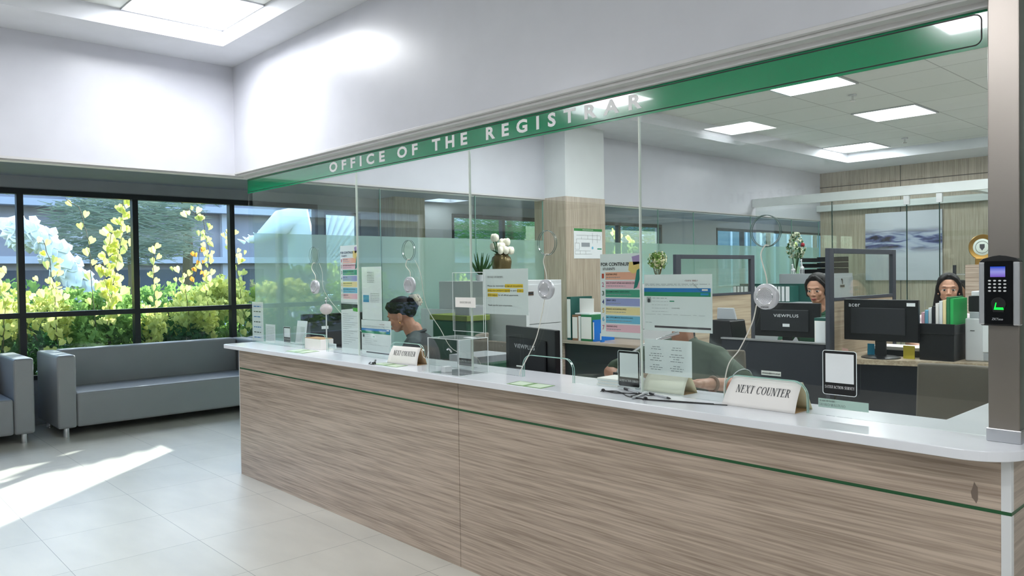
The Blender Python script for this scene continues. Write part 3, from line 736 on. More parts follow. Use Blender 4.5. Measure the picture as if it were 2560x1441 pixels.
feathery(-7.5, 15, 2.4, 2.2, .9, 'dark tree behind the high far windows, right', LF_D, 2600)

t = thing('garden_pavilion', 'dark teal pavilion wall behind the high far windows', 'building', (-9.6, 22, -.05))
B(-9.9, -9.3, 13.5, 40, -.06, 4.6).build('wall', mat('teal wall', (84, 112, 120), .8), t)
mb = MB()
for k in range(26): mb.box(-9.3, -9.26, 13.6+k, 13.7+k, -.05, 4.5)
mb.build('ribs', mat('pale rib', (176, 190, 200), .7), t, kind='stuff')
# ================================================================== FROSTED GALLERY PARTITION
ys = [.13, 1.20, 2.20, 3.055]
segs = list(zip(ys[:-1], ys[1:]))+[(3.64, 4.9), (4.9, 5.6), (5.6, 6.9), (6.9, 8.0), (8.0, 8.82)]
pn = ['first', 'second', 'third', 'fourth, right of the column', 'fifth', 'sixth', 'seventh', 'last']
for (a, b), q in zip(segs, pn):
    t = thing('partition_pane', 'gallery glass partition pane with frosted lower part, %s counted from the counter' % q, 'glass partition', (-.02, (a+b)/2, 0), 0, 'glass panes between gallery and office')
    B(-.025, -.015, a+.003, b-.003, .003, 2.076).build('pane', GL_CLEAR, t)
    B(-.0149, -.0139, a+.006, b-.006, .01, 1.692).build('frosted_film', GL_FROST, t)
    B(-.026, -.013, b-.003, b, .003, 2.076).build('polished_edge', GL_EDGE, t)

# ================================================================== THINGS ON THE COUNTER AND GLASS
RED_O = mat('soft orange', (240, 176, 150), .7); PINK = mat('soft pink', (240, 190, 204), .7); TEAL = mat('soft teal', (70, 160, 132), .7)
VIOL = mat('soft violet', (158, 164, 214), .7); YELL = mat('soft yellow', (244, 224, 168), .7); SKYB = mat('soft blue', (120, 190, 222), .7)
NUMC = [mat('number %d' % i, c, .7) for i, c in enumerate([(190, 70, 44), (200, 120, 150), (50, 90, 70), (70, 74, 140), (220, 180, 90), (100, 170, 205), (210, 110, 140)])]
BLUE = mat('banner blue', (20, 120, 190), .5); GRN = mat('banner green', (20, 140, 100), .5); HILITE = mat('marker yellow', (244, 206, 34), .7)
YS, YT, YP = YG+.0068, YG+.0064, YG+.0060     # sheet back, printed areas, lettering (all behind the pane, read through it)
def sheet(name, label, cat, x0, x1, z0, z1, group='notices taped behind the counter glass', m=None, th=.0008, y=None):
    y = YS if y is None else y
    t = thing(name, label, cat, ((x0+x1)/2, y, z0), 0, group)
    B(x0, x1, y, y+th, z0, z1).build('paper', m or PAPER, t)
    return t
def lines(rows, y, m, t, name='print_lines'):
    mb = MB()
    for x0, x1, z, h in rows: mb.add([(x0, y, z), (x1, y, z), (x1, y, z+h), (x0, y, z+h)], [(0, 1, 2, 3)])
    return mb.build(name, m, t, kind='stuff') if len(rows) > 3 else mb.build(name, m, t)
def wordrow(x0, x1, z, h, seed=0, dens=.012):
    rr = random.Random(seed); r = []; x = x0
    while x < x1:
        w_ = rr.uniform(.5, 1.6)*dens; r.append((x, min(x+w_, x1), z, h)); x += w_+dens*.28
    return r
def poster(x0, x1, z0, z1, label, clip=1.0):
    t = sheet('instruction_poster', label, 'poster', x0, x1, z0, z1, 'instruction posters')
    W = x1-x0; H = z1-z0
    text('heading', 'FOR CONTINUING', (x0+.02*W, YP, z1-.145*H), W*.80, H*.042, BLACKISH, t, weight=.02)
    text('subheading', 'STUDENTS', (x0+.07*W, YP, z1-.195*H), W*.30, H*.030, BLACKISH, t, weight=.01)
    names = ['REGISTRAR OFFICE', 'SASC-STUDENT AFFAIR AND SERVICES CENTER', "ACADEMICS OFFICE / DEAN'S OFFICE", 'LIBRARY OFFICE', 'FINANCE / ACCOUNTING OFFICE', 'MEU OFFICE (MEDICAL EDUCATION UNIT)', "REGISTRAR'S OFFICE"]
    wds = [.28, .78, .58, .24, .50, .66, .27]
    hs = z1-.22*H; st = (.95*H-.22*H)/7
    for i, (nm, cm) in enumerate(zip(names, [RED_O, PINK, TEAL, VIOL, YELL, SKYB, PINK])):
        a = hs-i*st; bnd = B(x0+.13*W, x1-.01*W, YT, YT+.0002, a-st*.86, a).build('colour_band', cm, t)
        text('number', str(i+1), (x0+.04*W, YP, a-st*.70), W*.055, st*.55, NUMC[i], t, weight=.02)
        text('item_text', nm, (x0+.15*W, YP, a-st*.34), W*wds[i]*.98, st*.19, BLACKISH, t, weight=.01)
        lines(wordrow(x0+.15*W, x0+W*(.5+.4*((i*7) % 3)/3), a-st*.62, st*.075, i, .008), YP, INKL, t, 'small_print')
    # paper and pen drawing in the corner
    M = lambda px, pz: (x0+px*W, YP-.0001, z1-pz*H)
    MB().add([M(.78, .04), M(.96, .02), M(1.0, .12), M(.82, .14)], [(0, 1, 2, 3)]).build('drawn_card', mat('lilac print', (176, 150, 200), .7), t)
    MB().add([M(.72, .10), M(.99, .10), M(.99, .21), M(.80, .24), M(.70, .20)], [(0, 1, 2, 3, 4)]).build('drawn_sheet', mat('butter print', (236, 206, 130), .7), t)
    MB().add([(a, b-.0001, c) for a, b, c in (M(.90, .20), M(.995, .17), M(.985, .28), M(.90, .40), M(.82, .42))], [(0, 1, 2, 3, 4)]).build('drawn_pen', mat('pen print', (36, 130, 120), .7), t)
    return t
poster(3.240, 3.444, 1.122, 1.450, 'FOR CONTINUING STUDENTS poster with seven colour bands, beside the thick joint of the glass')
poster(1.230, 1.431, 1.222, 1.555, 'second FOR CONTINUING STUDENTS poster, farther left on the glass above a long list')
# long list under the far poster
t = sheet('notice_sheet', 'long white list with dark header and green corner below the farther poster', 'notice', 1.230, 1.424, .926, 1.219)
MB().add([(1.231, YT, 1.216), (1.423, YT, 1.213), (1.423, YT, 1.192), (1.231, YT, 1.178)], [(0, 1, 2, 3)]).build('header', mat('slate print', (62, 76, 74), .6), t)
MB().add([(1.36, YP, 1.194), (1.423, YP, 1.192), (1.423, YP, 1.170), (1.365, YP, 1.174)], [(0, 1, 2, 3)]).build('green_corner', mat('fresh green print', (84, 178, 66), .6), t)
lines(sum([wordrow(1.25, 1.25+.15*(.4+((k*5) % 7)/8), 1.155-k*.0125, .002, k) for k in range(15)], []), YP, INKL, t)
t = sheet('notice_sheet', 'white portrait sheet with a small blue picture, right of the farther poster', 'notice', 1.462, 1.662, 1.130, 1.427)
lines(sum([wordrow(1.52, 1.59, 1.395-k*.009, .002, k) for k in range(7)], []), YP, INK, t)
lines(sum([wordrow(1.55, 1.64, 1.275-k*.009, .002, k+20) for k in range(6)], []), YP, INKL, t)
B(1.475, 1.535, YT, YT+.0002, 1.228, 1.268).build('picture', mat('poster picture blue', (76, 150, 190), .6), t)
def screenshot(x0, x1, z0, z1, label, y):
    t = sheet('screenshot_sheet', label, 'notice', x0, x1, z0, z1, 'printed screenshots', y=y)
    W = x1-x0; H = z1-z0; YT_, YP_ = y-.0003, y-.0006
    B(x0, x1-.02*W, YT_, YT_+.0002, z1-.31*H, z1-.24*H).build('blue_banner', BLUE, t)
    B(x0, x1-.02*W, YT_, YT_+.0002, z1-.385*H, z1-.31*H).build('green_banner', GRN, t)
    B(x1-.16*W, x1-.05*W, YT_-.0002, YT_, z1-.36*H, z1-.325*H).build('blue_button', mat('button blue', (30, 140, 200), .5), t)
    B(x1-.14*W, x1-.06*W, YT_-.0002, YT_, z1-.285*H, z1-.255*H).build('pale_button', PAPER_W, t)
    text('heading', 'CLICK THIS !', (x0+.62*W, YP_, z1-.125*H), W*.18, H*.028, mat('dark red print', (140, 50, 60), .7), t, serif=True)
    MB().tube([(x0+.73*W, YP_, z1-.15*H), (x0+.84*W, YP_, z1-.29*H)], .0004, 4).build('arrow', INK, t)
    B(x0+.04*W, x0+.11*W, YT_, YT_+.0002, z1-.50*H, z1-.40*H).build('portrait_photo', PLAST_G, t)
    MB().ell((x0+.075*W, YP_, z1-.465*H), (.02*W, .0001, .04*H), 10, 6).build('portrait_figure', INK, t)
    text('small_heading', 'UPLOAD HERE', (x0+.42*W, YP_, z1-.60*H), W*.12, H*.016, INK, t, serif=True)
    B(x0+.39*W, x0+.46*W, YT_, YT_+.0002, z1-.48*H, z1-.462*H).build('green_label', GRN, t)
    B(x0+.16*W, x1-.02*W, YT_, YT_+.0002, z0+.055*H, z0+.09*H).build('task_bar', mat('task bar print', (74, 66, 72), .6), t)
    lines(wordrow(x0+.02*W, x1-.03*W, z1-.175*H, .0016, 3, .02)+wordrow(x0+.02*W, x1-.2*W, z1-.20*H, .0012, 4)+wordrow(x0+.13*W, x0+.35*W, z1-.425*H, .002, 5)+sum([wordrow(x0+.12*W, x0+.12*W+W*.25, z1-(.48+.06*k)*H, .001, 6+k) for k in range(4)], [])
          + wordrow(x0+.02*W, x0+.12*W, z1-.86*H, .0014, 12)+wordrow(x0+.02*W, x1-.1*W, z1-.71*H, .0009, 15, .03), YP_, INKL, t)
screenshot(3.457, 3.754, 1.157, 1.367, 'printed screenshot sheet headed CLICK THIS, right of the thick joint of the glass', YS)
screenshot(1.448, 1.745, .932, 1.128, 'printed screenshot sheet low on the glass beside the dark haired woman', YG+.0085)
t = sheet('notice_sheet', 'white TO ALL STUDENTS notice with yellow highlighted lines', 'notice', 2.520, 2.823, 1.193, 1.400)
text('heading', 'TO ALL STUDENTS:', (2.553, YP, 1.359), .108, .0085, INK, t, serif=True)
rows = [('Please be reminded to sign all documents', 1.317, .235), ('using your passport signature and to use a', 1.296, .240), ('black ballpen for all official paperwork.', 1.275, .208), ('Thank you for your cooperation.', 1.228, .168)]
for q, z, w_ in rows: text('body_text', q, (2.553, YP, z), w_, .009, INK, t, weight=.008)
for a, b, z in ((2.672, 2.791, 1.3145), (2.552, 2.705, 1.2935), (2.752, 2.793, 1.2935), (2.552, 2.622, 1.2725)): B(a, b, YT, YT+.0002, z, z+.016).build('highlight', HILITE, t)
t = sheet('notice_sheet', 'two column notice sheet low on the glass under the CLICK THIS sheet', 'notice', 3.456, 3.667, .992, 1.124)
lines(sum([wordrow(a+.5*(.07-L), a+.5*(.07+L), 1.095-k*.0085, .0022, k+i*9) for i, a in enumerate((3.475, 3.567)) for k, L in enumerate([.035, .045, 0, .05, .065, .03, .055, 0, .03, .06, .05])], []), YP, INKL, t)
t = sheet('schedule_strip', 'tall narrow schedule sheet at the far left end of the glass', 'notice', .012, .185, .932, 1.205)
for k in range(7): lines(wordrow(.04, .15, 1.17-k*.036, .006, k, .03), YP, INK if k % 2 else BLUE, t, 'print_line')
t = sheet('notice_sheet', 'small table sheet beside the tall narrow schedule', 'notice', .222, .365, .932, 1.055)
lines(sum([wordrow(.235, .35, 1.035-k*.011, .0022, k) for k in range(9)], []), YP, INKL, t)
t = sheet('name_strip', 'pale green strip with a name printed on it, low on the right pane', 'label', 4.136, 4.292, .944, .972, None, mat('pale green paper', (200, 222, 214), .7))
text('heading', 'TEAMS ID NAME:', (4.139, YP, .9625), .052, .0055, INK, t, serif=True)
text('name_text', 'SHAKO MALINAO', (4.139, YP, .9495), .083, .0085, INK, t, serif=True, bold=False)
t = sheet('name_strip', 'small cream email strip above the right tent sign', 'label', 3.940, 4.010, 1.028, 1.043, None, PAPER_W)
text('address_text', 'admissions@slcgvm.edu.ph', (3.943, YP, 1.032), .064, .006, INK, t, weight=.02)
t = sheet('notice_sheet', 'small card low on the glass right of the first pass arch', 'label', 1.066, 1.166, .942, .972)
lines(wordrow(1.075, 1.155, .958, .003, 1)+wordrow(1.075, 1.155, .950, .002, 2), YP, INKL, t)

# satisfaction survey stands (code panels left blank)
def survey(name, label, cx, z0, y, w_=.103, h=.135, on_glass=False):
    t = thing(name, label, 'sign stand', (cx, y, z0), 0, 'satisfaction survey signs')
    x0, x1 = cx-w_/2, cx+w_/2
    mb = MB(); r = .008; pts = []
    for ccx, cz, a0 in ((x1-r, z0+h-r, 0), (x0+r, z0+h-r, 90), (x0+r, z0+r, 180), (x1-r, z0+r, 270)):
        for k in range(6): a = R(a0+90*k/5); pts.append((ccx+r*math.cos(a), cz+r*math.sin(a)))
    mb.prism(pts, y, y+.0025, 'y'); mb.build('dark_card', PLAST, t)
    B(x0+.007, x1-.007, y-.0004, y, z0+.036, z0+h-.008).build('white_panel', PAPER, t)
    text('lettering', 'SATISFACTION SURVEY', (x0+.005, y-.0007, z0+.018), w_-.010, .009, WHITE_V, t, serif=True)
    pp = [(p[0]+(.0012 if p[0] > cx else -.0012), y-.0006, p[1]+(.0012 if p[1] > z0+h/2 else -.0012)) for p in pts]; pp.append(pp[0])
    MB().tube(pp, .0011, 6).build('clear_rim', ACR_E, t)
    if not on_glass: B(x0+.004, x1-.004, y+.0026, y+.04, z0-.0104, z0-.0064).box(x0+.004, x1-.004, y+.0026, y+.0046, z0-.0064, z0+.05).build('stand', ACRYL, t)
    return t
survey('survey_sign', 'satisfaction survey sign with blank panel, fixed to the right pane beside the tent sign', 4.211, .991, YG-.0085, .102, .134, True)
survey('survey_sign', 'satisfaction survey stand just left of the thick joint of the glass', 3.368, .9305, .112, .104, .138)
survey('survey_sign', 'satisfaction survey stand seen through the clear suggestion box', 2.345, .9305, .125, .108, .145)
survey('survey_sign', 'small survey stand far left on the counter behind the first pane', .372, .9305, .18, .098, .105)

# round intercom speakers hanging in front of the glass
HOLE = mat('grille hole', (52, 52, 54), .8)
def intercom():
    t = thing('intercom_speaker', 'x', 'speaker', (0, 0, 0), 0, 'round intercom speakers on the glass')
    prof = [(.040, .0), (.0425, -.004), (.0425, -.018), (.040, -.022), (.030, -.0235), (.027, -.0215), (0, -.0215)]
    MB().lathe(prof, (0, 0, 0), 40, axis='y').build('housing', mat('silver plastic', (196, 197, 202), .38, metal=.35), t, local=True, smooth=True)
    MB().tube([(.028*math.cos(2*math.pi*k/40), -.0232, .028*math.sin(2*math.pi*k/40)) for k in range(41)], .0012, 6).build('ring', CHROME, t, local=True, smooth=True)
    mb = MB()
    for ring_, (rr, n) in enumerate([(0, 1), (.0045, 6), (.009, 11), (.0135, 16), (.018, 22), (.0222, 27)]):
        for k in range(n):
            a = 2*math.pi*k/n+ring_*.3; mb.lathe([(0, 0), (.00095, -.0001)], (rr*math.cos(a), -.0217, rr*math.sin(a)), 6, axis='y')
    mb.build('grille', HOLE, t, local=True)
    MB().cyl((0, -.0215, .033), .0014, -.0012, 8, 'y').build('microphone', HOLE, t, local=True)
    letters(MB(), 'INTERPHONE', (-.014, -.0238, -.0365), .028, .0045, weight=.02).build('lettering', INK, t, local=True)
    return t
ic = intercom()
il = ['round silver intercom speaker on the leftmost pane', 'round silver intercom speaker above the woman bent over her desk', 'round silver intercom speaker in front of the white filing cabinet', 'round silver intercom speaker on the rightmost pane, largest of the four']
HOLD = [(.966, 1.313), (1.963, 1.326), (2.958, 1.309), (3.974, 1.291)]
for i, (x, z) in enumerate(HOLD):
    if i == 0: ic.location = (x, YG-.006, z); ic['label'] = il[0]; ICS = [ic]
    else: ICS.append(dup(ic, (x, YG-.006, z), 0, il[i]))
CORD = mat('twisted clear cord', (214, 212, 202), .4)
def cord(pts, label, group, r=.0022):
    t = MB(); P = [Vector(p) for p in pts]; fine = []
    for i in range(len(P)-1):
        p0 = P[max(i-1, 0)]; p1 = P[i]; p2 = P[i+1]; p3 = P[min(i+2, len(P)-1)]
        for k in range(6):
            u = k/6; fine.append(.5*((2*p1)+(p2-p0)*u+(2*p0-5*p1+4*p2-p3)*u*u+(3*p1-p0-3*p2+p3)*u**3))
    fine.append(P[-1]); t.tube(fine, r, 8)
    return t.build('cord', CORD, group, smooth=True)
pl_ = ['leftmost pane', 'pane behind the bent woman', 'pane before the filing cabinet', 'rightmost pane']
for i, ((hx, hz), dx, sp) in enumerate(zip(HOLD, (-.03, .02, -.03, .0), panes)):
    X = sp[2]; hb = 1.456; rx = hx+.0
    y = YG
    cord([(rx, y-.012, hz+.043), (rx-.004, y-.012, hz+.07), (X-.012, y-.011, hb-.03), (X, y-.010, hb+.0005), (X+.003, y, hb+.004), (X+.006, y+.009, hb+.001)], '', ICS[i])
cord([(.972, YG+.012, 1.456), (.990, YG+.02, 1.40), (1.0, YG+.03, 1.28), (1.12, YG+.10, 1.12), (1.26, YG+.18, 1.0), (1.34, YG+.2, .92), (1.36, YG+.2, .80), (1.36, YG+.2, .752)], '', ICS[0], .0018)
cord([(1.972, YG+.012, 1.456), (2.01, YG+.02, 1.38), (2.04, YG+.03, 1.22), (2.13, YG+.05, 1.10), (2.22, YG+.06, 1.00), (2.25, YG+.20, .94), (2.26, YG+.22, .80), (2.26, YG+.24, .752)], '', ICS[1], .0018)
cord([(2.944, YG-.012, 1.268), (2.925, YG-.012, 1.20), (2.89, YG-.012, 1.10), (2.84, YG-.012, 1.02), (2.792, YG-.012, .955), (2.780, YG-.012, .928)], '', ICS[2], .0021)
cord([(3.935, YG-.012, 1.262), (3.918, YG-.012, 1.20), (3.87, YG-.012, 1.11), (3.83, YG-.012, 1.06), (3.812, YG-.012, .99), (3.812, YG-.012, .928)], '', ICS[3], .0021)
t = thing('cord_clip', 'small clear cord clip on the glass left of the third pass arch', 'clip', (2.775, YG-.006, .945))
B(2.763, 2.787, YG-.016, YG-.0056, .945, .966).build('clip_body', ACRYL, t, bevel=.002); B(2.756, 2.794, YG-.0075, YG-.0056, .964, .969).build('tape', mat('clear tape', (210, 220, 214), .3), t)

# tent signs
def tent(label, x0, x1, yf, h, depth, txt=True, rz=0, m=None, lean=.45):
    cx = (x0+x1)/2; t = thing('tent_sign', label, 'tent sign', (cx, yf, CZ), rz, 'folded paper tent signs')
    w_ = x1-x0; M = []
    ya = depth*lean; n = 6; f = []
    def P(u, v):   # front sheet with a slight curl
        s = math.sin(math.pi*v)*.006
        return (-w_/2-.010*(1-v)+.02*v*.3+u*(w_+.010*(1-v)-.006*v), ya*v-s, .0006+h*v)
    g = MB().grid(8, 8, P); o = g.build('front_sheet', m or PAPER_W, t, local=True, smooth=True); sm = o.modifiers.new('thick', 'SOLIDIFY'); sm.thickness = .0012; sm.offset = 0
    def Q(u, v): return (-w_/2+.006+u*(w_-.004), ya+(depth-ya)*(1-v)+.003*math.sin(math.pi*v), .0006+h*v)
    o = MB().grid(8, 8, Q).build('rear_sheet', KRAFT if m is None else mat('cream board', (222, 210, 170), .8), t, local=True, smooth=True); sm = o.modifiers.new('thick', 'SOLIDIFY'); sm.thickness = .0015; sm.offset = 0
    B(-w_/2+.008, w_/2-.002, .004, depth-.004, 0, .0012).build('base_flap', KRAFT, t, local=True)
    if txt:
        ang = math.atan2(h, ya); L = math.hypot(h, ya)
        Mx = Matrix.Translation((-w_/2+w_*.13, ya*.50-.0082, .0006+h*.48)) @ Matrix.Rotation(ang, 4, 'X')
        letters(MB(), 'NEXT COUNTER', None, w_*.76, h*.30, serif=True, slant=.12, M=Mx, spacing=.8).build('lettering', INK, t, local=True)
    return t
tent('paper tent sign NEXT COUNTER in the second pass arch, kraft back showing', 1.868, 2.090, .010, .088, .066, True, R(6))
tent('larger white tent sign NEXT COUNTER standing in the rightmost pass arch', 3.828, 4.082, .050, .094, .115, True, 0, PAPER_W)
bpy.data.objects['tent_sign.001']['group'] = 'folded paper tent signs'
tent('blank cream tent sign behind the glass under the two column notice', 3.425, 3.612, .125, .072, .085, False, 0, mat('cream rear paper', (232, 230, 214), .8))

# clear suggestion box with standing sheet
t = thing('suggestion_box', 'clear acrylic suggestion box with an upright label panel on the counter', 'suggestion box', (2.468, -.02, CZ))
x0, x1, y0, y1, z1 = 2.355, 2.58, -.103, .070, 1.083
for n_, bx in (('front_wall', (x0, x1, y0, y0+.003, CZ, z1)), ('back_wall', (x0, x1, y1-.003, y1, CZ, z1)), ('side_wall', (x0, x0+.003, y0+.003, y1-.003, CZ, z1)), ('side_wall', (x1-.003, x1, y0+.003, y1-.003, CZ, z1)), ('lid', (x0-.001, x1+.001, y0-.001, y1+.001, z1, z1+.003)), ('floor_plate', (x0+.003, x1-.003, y0+.003, y1-.003, CZ, CZ+.003))):
    B(*bx).build(n_, ACRYL, t)
mb = MB()
c8 = [(x, y) for x in (x0, x1) for y in (y0, y1)]
for x, y in c8: mb.tube([(x, y, CZ+.001), (x, y, z1+.002)], .0015, 6)
for z in (CZ+.002, z1+.0015):
    for a, b in (((x0, y0), (x1, y0)), ((x1, y0), (x1, y1)), ((x1, y1), (x0, y1)), ((x0, y1), (x0, y0))): mb.tube([(*a, z), (*b, z)], .0013, 6)
mb.build('bright_edges', ACR_E, t)
B(2.50, 2.56, -.01, .02, z1+.003, z1+.0036).build('slot_paper', PAPER, t)
B(2.340, 2.565, .058, .061, 1.1072, 1.386).build('label_panel', ACRYL, t)
mb = MB()
for a, b in (((2.34, 1.107), (2.565, 1.107)), ((2.565, 1.107), (2.565, 1.386)), ((2.565, 1.386), (2.34, 1.386)), ((2.34, 1.386), (2.34, 1.107))): mb.tube([(a[0], .0595, a[1]), (b[0], .0595, b[1])], .0013, 6)
mb.tube([(2.572, .0645, z1), (2.572, .0645, 1.386)], .0015, 6); mb.tube([(2.346, .0645, z1), (2.346, .0645, 1.2)], .001, 6); mb.build('panel_edges', ACR_E, t)
B(2.343, 2.575, .0625, .0655, z1+.003, 1.15).build('panel_foot', ACRYL, t)
B(2.362, 2.512, .0566, .0574, 1.221, 1.268).build('label_card', PAPER_W, t)
text('lettering', 'SUGGESTION BOX', (2.396, .0562, 1.240), .084, .009, INK, t, serif=True)
B(2.395, 2.425, -.06, -.02, CZ+.0032, CZ+.028).build('folded_slip', PAPER, t)
MB().tube([(2.475, -.06, 1.02), (2.47, -.062, 1.03), (2.45, -.06, 1.035), (2.44, -.058, 1.03)], .004, 8).build('keys', CHROME, t)
t = thing('pamphlet_holder', 'clear acrylic leaflet pocket on the front left side of the suggestion box', 'holder', (2.335, -.06, CZ))
cu = [(2.305, CZ+.10)]+[(2.335+.028*math.cos(R(180+180*k/10)), CZ+.092+.032*math.sin(R(180+180*k/10))) for k in range(11)]+[(2.365, CZ+.10)]
pts = [(2.292, CZ+.001), (2.3515, CZ+.001), (2.3515, CZ+.10)]+[(2.322+.022*math.cos(R(180*k/10)), CZ+.095-.030*math.sin(R(180*k/10))) for k in range(11)]+[(2.292, CZ+.10)]
MB().prism(pts, -.098, -.0955, 'y').build('front_plate', ACRYL, t); B(2.292, 2.3515, -.06, -.0575, CZ+.001, CZ+.16).build('back_plate', ACRYL, t)
MB().tube([(p[0], -.0982, p[1]) for p in pts], .0011, 6).tube([(2.292, -.059, CZ+.002), (2.292, -.059, CZ+.16)], .0011, 6).build('bright_edges', ACR_E, t)

# flat green bordered leaflets under film
def leaflet(label, cs):
    t = thing('counter_leaflet', label, 'leaflet', (*[sum(c[i] for c in cs)/4 for i in (0, 1)], CZ), 0, 'green bordered leaflets taped flat on the counter')
    z = CZ
    def q(u, v, zz): a = Vector(cs[0]).lerp(Vector(cs[1]), u); b = Vector(cs[3]).lerp(Vector(cs[2]), u); p = a.lerp(b, v); return (p.x, p.y, zz)
    def pad(u0, u1, v0, v1, z0, z1):
        return MB().add([q(u0, v0, z0), q(u1, v0, z0), q(u1, v1, z0), q(u0, v1, z0), q(u0, v0, z1), q(u1, v0, z1), q(u1, v1, z1), q(u0, v1, z1)], [(0, 3, 2, 1), (4, 5, 6, 7), (0, 1, 5, 4), (1, 2, 6, 5), (2, 3, 7, 6), (3, 0, 4, 7)])
    pad(0, 1, 0, 1, z, z+.0008).build('green_border', mat('leaflet green', (98, 142, 66), .35), t)
    for a, b in ((.05, .44), (.56, .95)): pad(a, b, .08, .92, z+.0008, z+.0011).build('printed_panel', mat('leaflet print', (206, 222, 196), .35), t)
leaflet('green bordered leaflet flat on the counter before the first pass arch', [(.83, -.062), (1.05, -.062), (1.01, .072), (.79, .072)])
leaflet('green bordered leaflet flat on the counter before the third pass arch', [(2.90, -.108), (3.10, -.108), (3.088, -.012), (2.878, -.012)])
leaflet('green bordered leaflet partly under the left tent sign', [(1.835, -.085), (2.06, -.085), (2.05, -.005), (1.84, -.005)])
# cords and pens on the counter
CORDB = mat('black cord', (28, 26, 28), .6)
def flatcord(pts, r=.0017):
    mb = MB(); P = [Vector((a, b, CZ+.0019+(c if c else 0))) for a, b, c in pts]; fine = []
    for i in range(len(P)-1):
        p0 = P[max(i-1, 0)]; p1 = P[i]; p2 = P[i+1]; p3 = P[min(i+2, len(P)-1)]
        for k in range(6):
            u = k/6; fine.append(.5*((2*p1)+(p2-p0)*u+(2*p0-5*p1+4*p2-p3)*u*u+(3*p1-p0-3*p2+p3)*u**3))
    fine.append(P[-1]); return mb.tube(fine, r, 6)
t = thing('pen_leash', 'tangled thin black pen leash on the counter left of the right tent sign', 'cord', (3.5, -.03, CZ))
for pts in ([(3.330, .005, 0), (3.38, .02, .003), (3.43, .0, 0), (3.47, -.03, 0), (3.52, -.045, 0), (3.57, -.05, 0), (3.68, -.02, 0), (3.80, .025, 0), (3.845, .042, 0)],
            [(3.335, .0, .002), (3.40, -.005, 0), (3.45, .01, .003), (3.475, .045, .002), (3.49, .03, .004), (3.485, -.002, .001), (3.50, -.04, .002), (3.57, -.045, .001), (3.67, -.012, .001), (3.80, .03, .001)],
            [(3.335, -.006, .004), (3.42, -.01, .005), (3.47, .005, .004), (3.50, .03, .003), (3.53, .02, .002), (3.535, .04, .001)]):
    flatcord(pts).build('strand', CORDB, t, smooth=True)
for x, y in ((3.332, .0), (3.57, -.048)):
    MB().ell((x, y, CZ+.006), (.009, .006, .006), 8, 6).tube([(x, y, CZ+.006), (x+.004, y-.02, CZ+.003)], .0015, 6).build('knot', CORDB, t)
def pen(label, x, y, rz, cap=PLAST):
    t = thing('pen', label, 'pen', (x, y, CZ+.005), rz, 'pens on the counter')
    MB().tube([(-.055, 0, 0), (.045, 0, 0)], .0042, 10).build('barrel', mat('clear grey barrel', (170, 174, 178), .2), t, local=True, smooth=True)
    MB().tube([(.045, 0, 0), (.058, 0, 0), (.068, 0, 0)], [.0042, .0035, .001], 10).build('tip', cap, t, local=True, smooth=True)
    MB().tube([(-.076, 0, 0), (-.04, 0, 0)], .005, 10).build('cap', cap, t, local=True, smooth=True)
pen('black capped pen lying across the leash beside the thick glass joint', 3.435, .055, R(-25)); pen('clear barrel pen with dark tip right of the tangle of leash', 3.575, .035, R(-22)); pen('short grey pen lying toward the counter front in the tangle', 3.515, -.015, R(-75), PLAST_G)
t = thing('pen_leash', 'black pen leash coiled at the foot of the left tent sign', 'cord', (1.84, -.07, CZ))
flatcord([(1.775, -.05, 0), (1.82, -.09, 0), (1.86, -.10, 0), (1.885, -.09, .002)]).build('strand', CORDB, t, smooth=True)
MB().tube([(1.875+.010*math.cos(k), -.095+.010*math.sin(k), CZ+.005+.0006*k) for k in range(0, 16)], .0014, 6).build('coil', CORDB, t)
pen('white pen with black cap at the foot of the left tent sign', 1.815, -.055, R(-38))

# ledger box, papers and holders behind the first arches
t = thing('ticket_box', 'white box of tickets with kraft top inside the first pass arch', 'box', (.86, .15, CZ))
B(.745, .955, .110, .20, CZ, .985).build('box_body', PAPER_W, t, bevel=.002); B(.75, .95, .114, .196, .985, .989).build('top_cards', KRAFT, t)
t = thing('leaflet_rack', 'clear holder with folded papers behind the first pane, left of the ticket box', 'holder', (.5, .21, CZ))
B(.445, .60, .19, .194, CZ, 1.045).box(.445, .60, .23, .234, CZ, 1.075).box(.445, .60, .194, .23, CZ, CZ+.003).build('rack', ACRYL, t)
o = MB().grid(6, 6, lambda u, v: (.455+.13*u, .20+.02*v+.01*math.sin(3*u), CZ+.01+.15*v)).build('folded_papers', PAPER, t); o.modifiers.new('th', 'SOLIDIFY').thickness = .004
t = thing('paper_stack', 'stack of white slips on the counter behind the glass left of the survey stand', 'paper', (3.28, .16, CZ))
for k in range(5): B(3.19+.004*(k % 3), 3.30+.003*(k % 2), .125+.003*(k % 2), .235, CZ+.006*k, CZ+.006*k+.0056).build('slips', PAPER if k % 2 else PAPER_W, t)
t = thing('air_freshener', 'small pale pink lamp on a thin white stand far left behind the glass', 'lamp', (.80, .24, CZ))
MB().cyl((.80, .24, CZ), .03, .006, 20).tube([(.80, .24, CZ), (.80, .24, 1.135)], .0045, 8).build('stand', PLAST_W, t, smooth=True)
MB().ell((.80, .24, 1.165), (.040, .040, .036), 20, 12).build('shade', mat('pale pink glass', (226, 206, 210), .3), t, smooth=True)
MB().tube([(.80, .24, 1.198), (.797, .24, 1.215)], .006, 8).ell((.793, .24, 1.227), (.008, .006, .014), 8, 6).ell((.805, .24, 1.228), (.006, .006, .014), 8, 6).build('finial', CHROME, t, smooth=True)

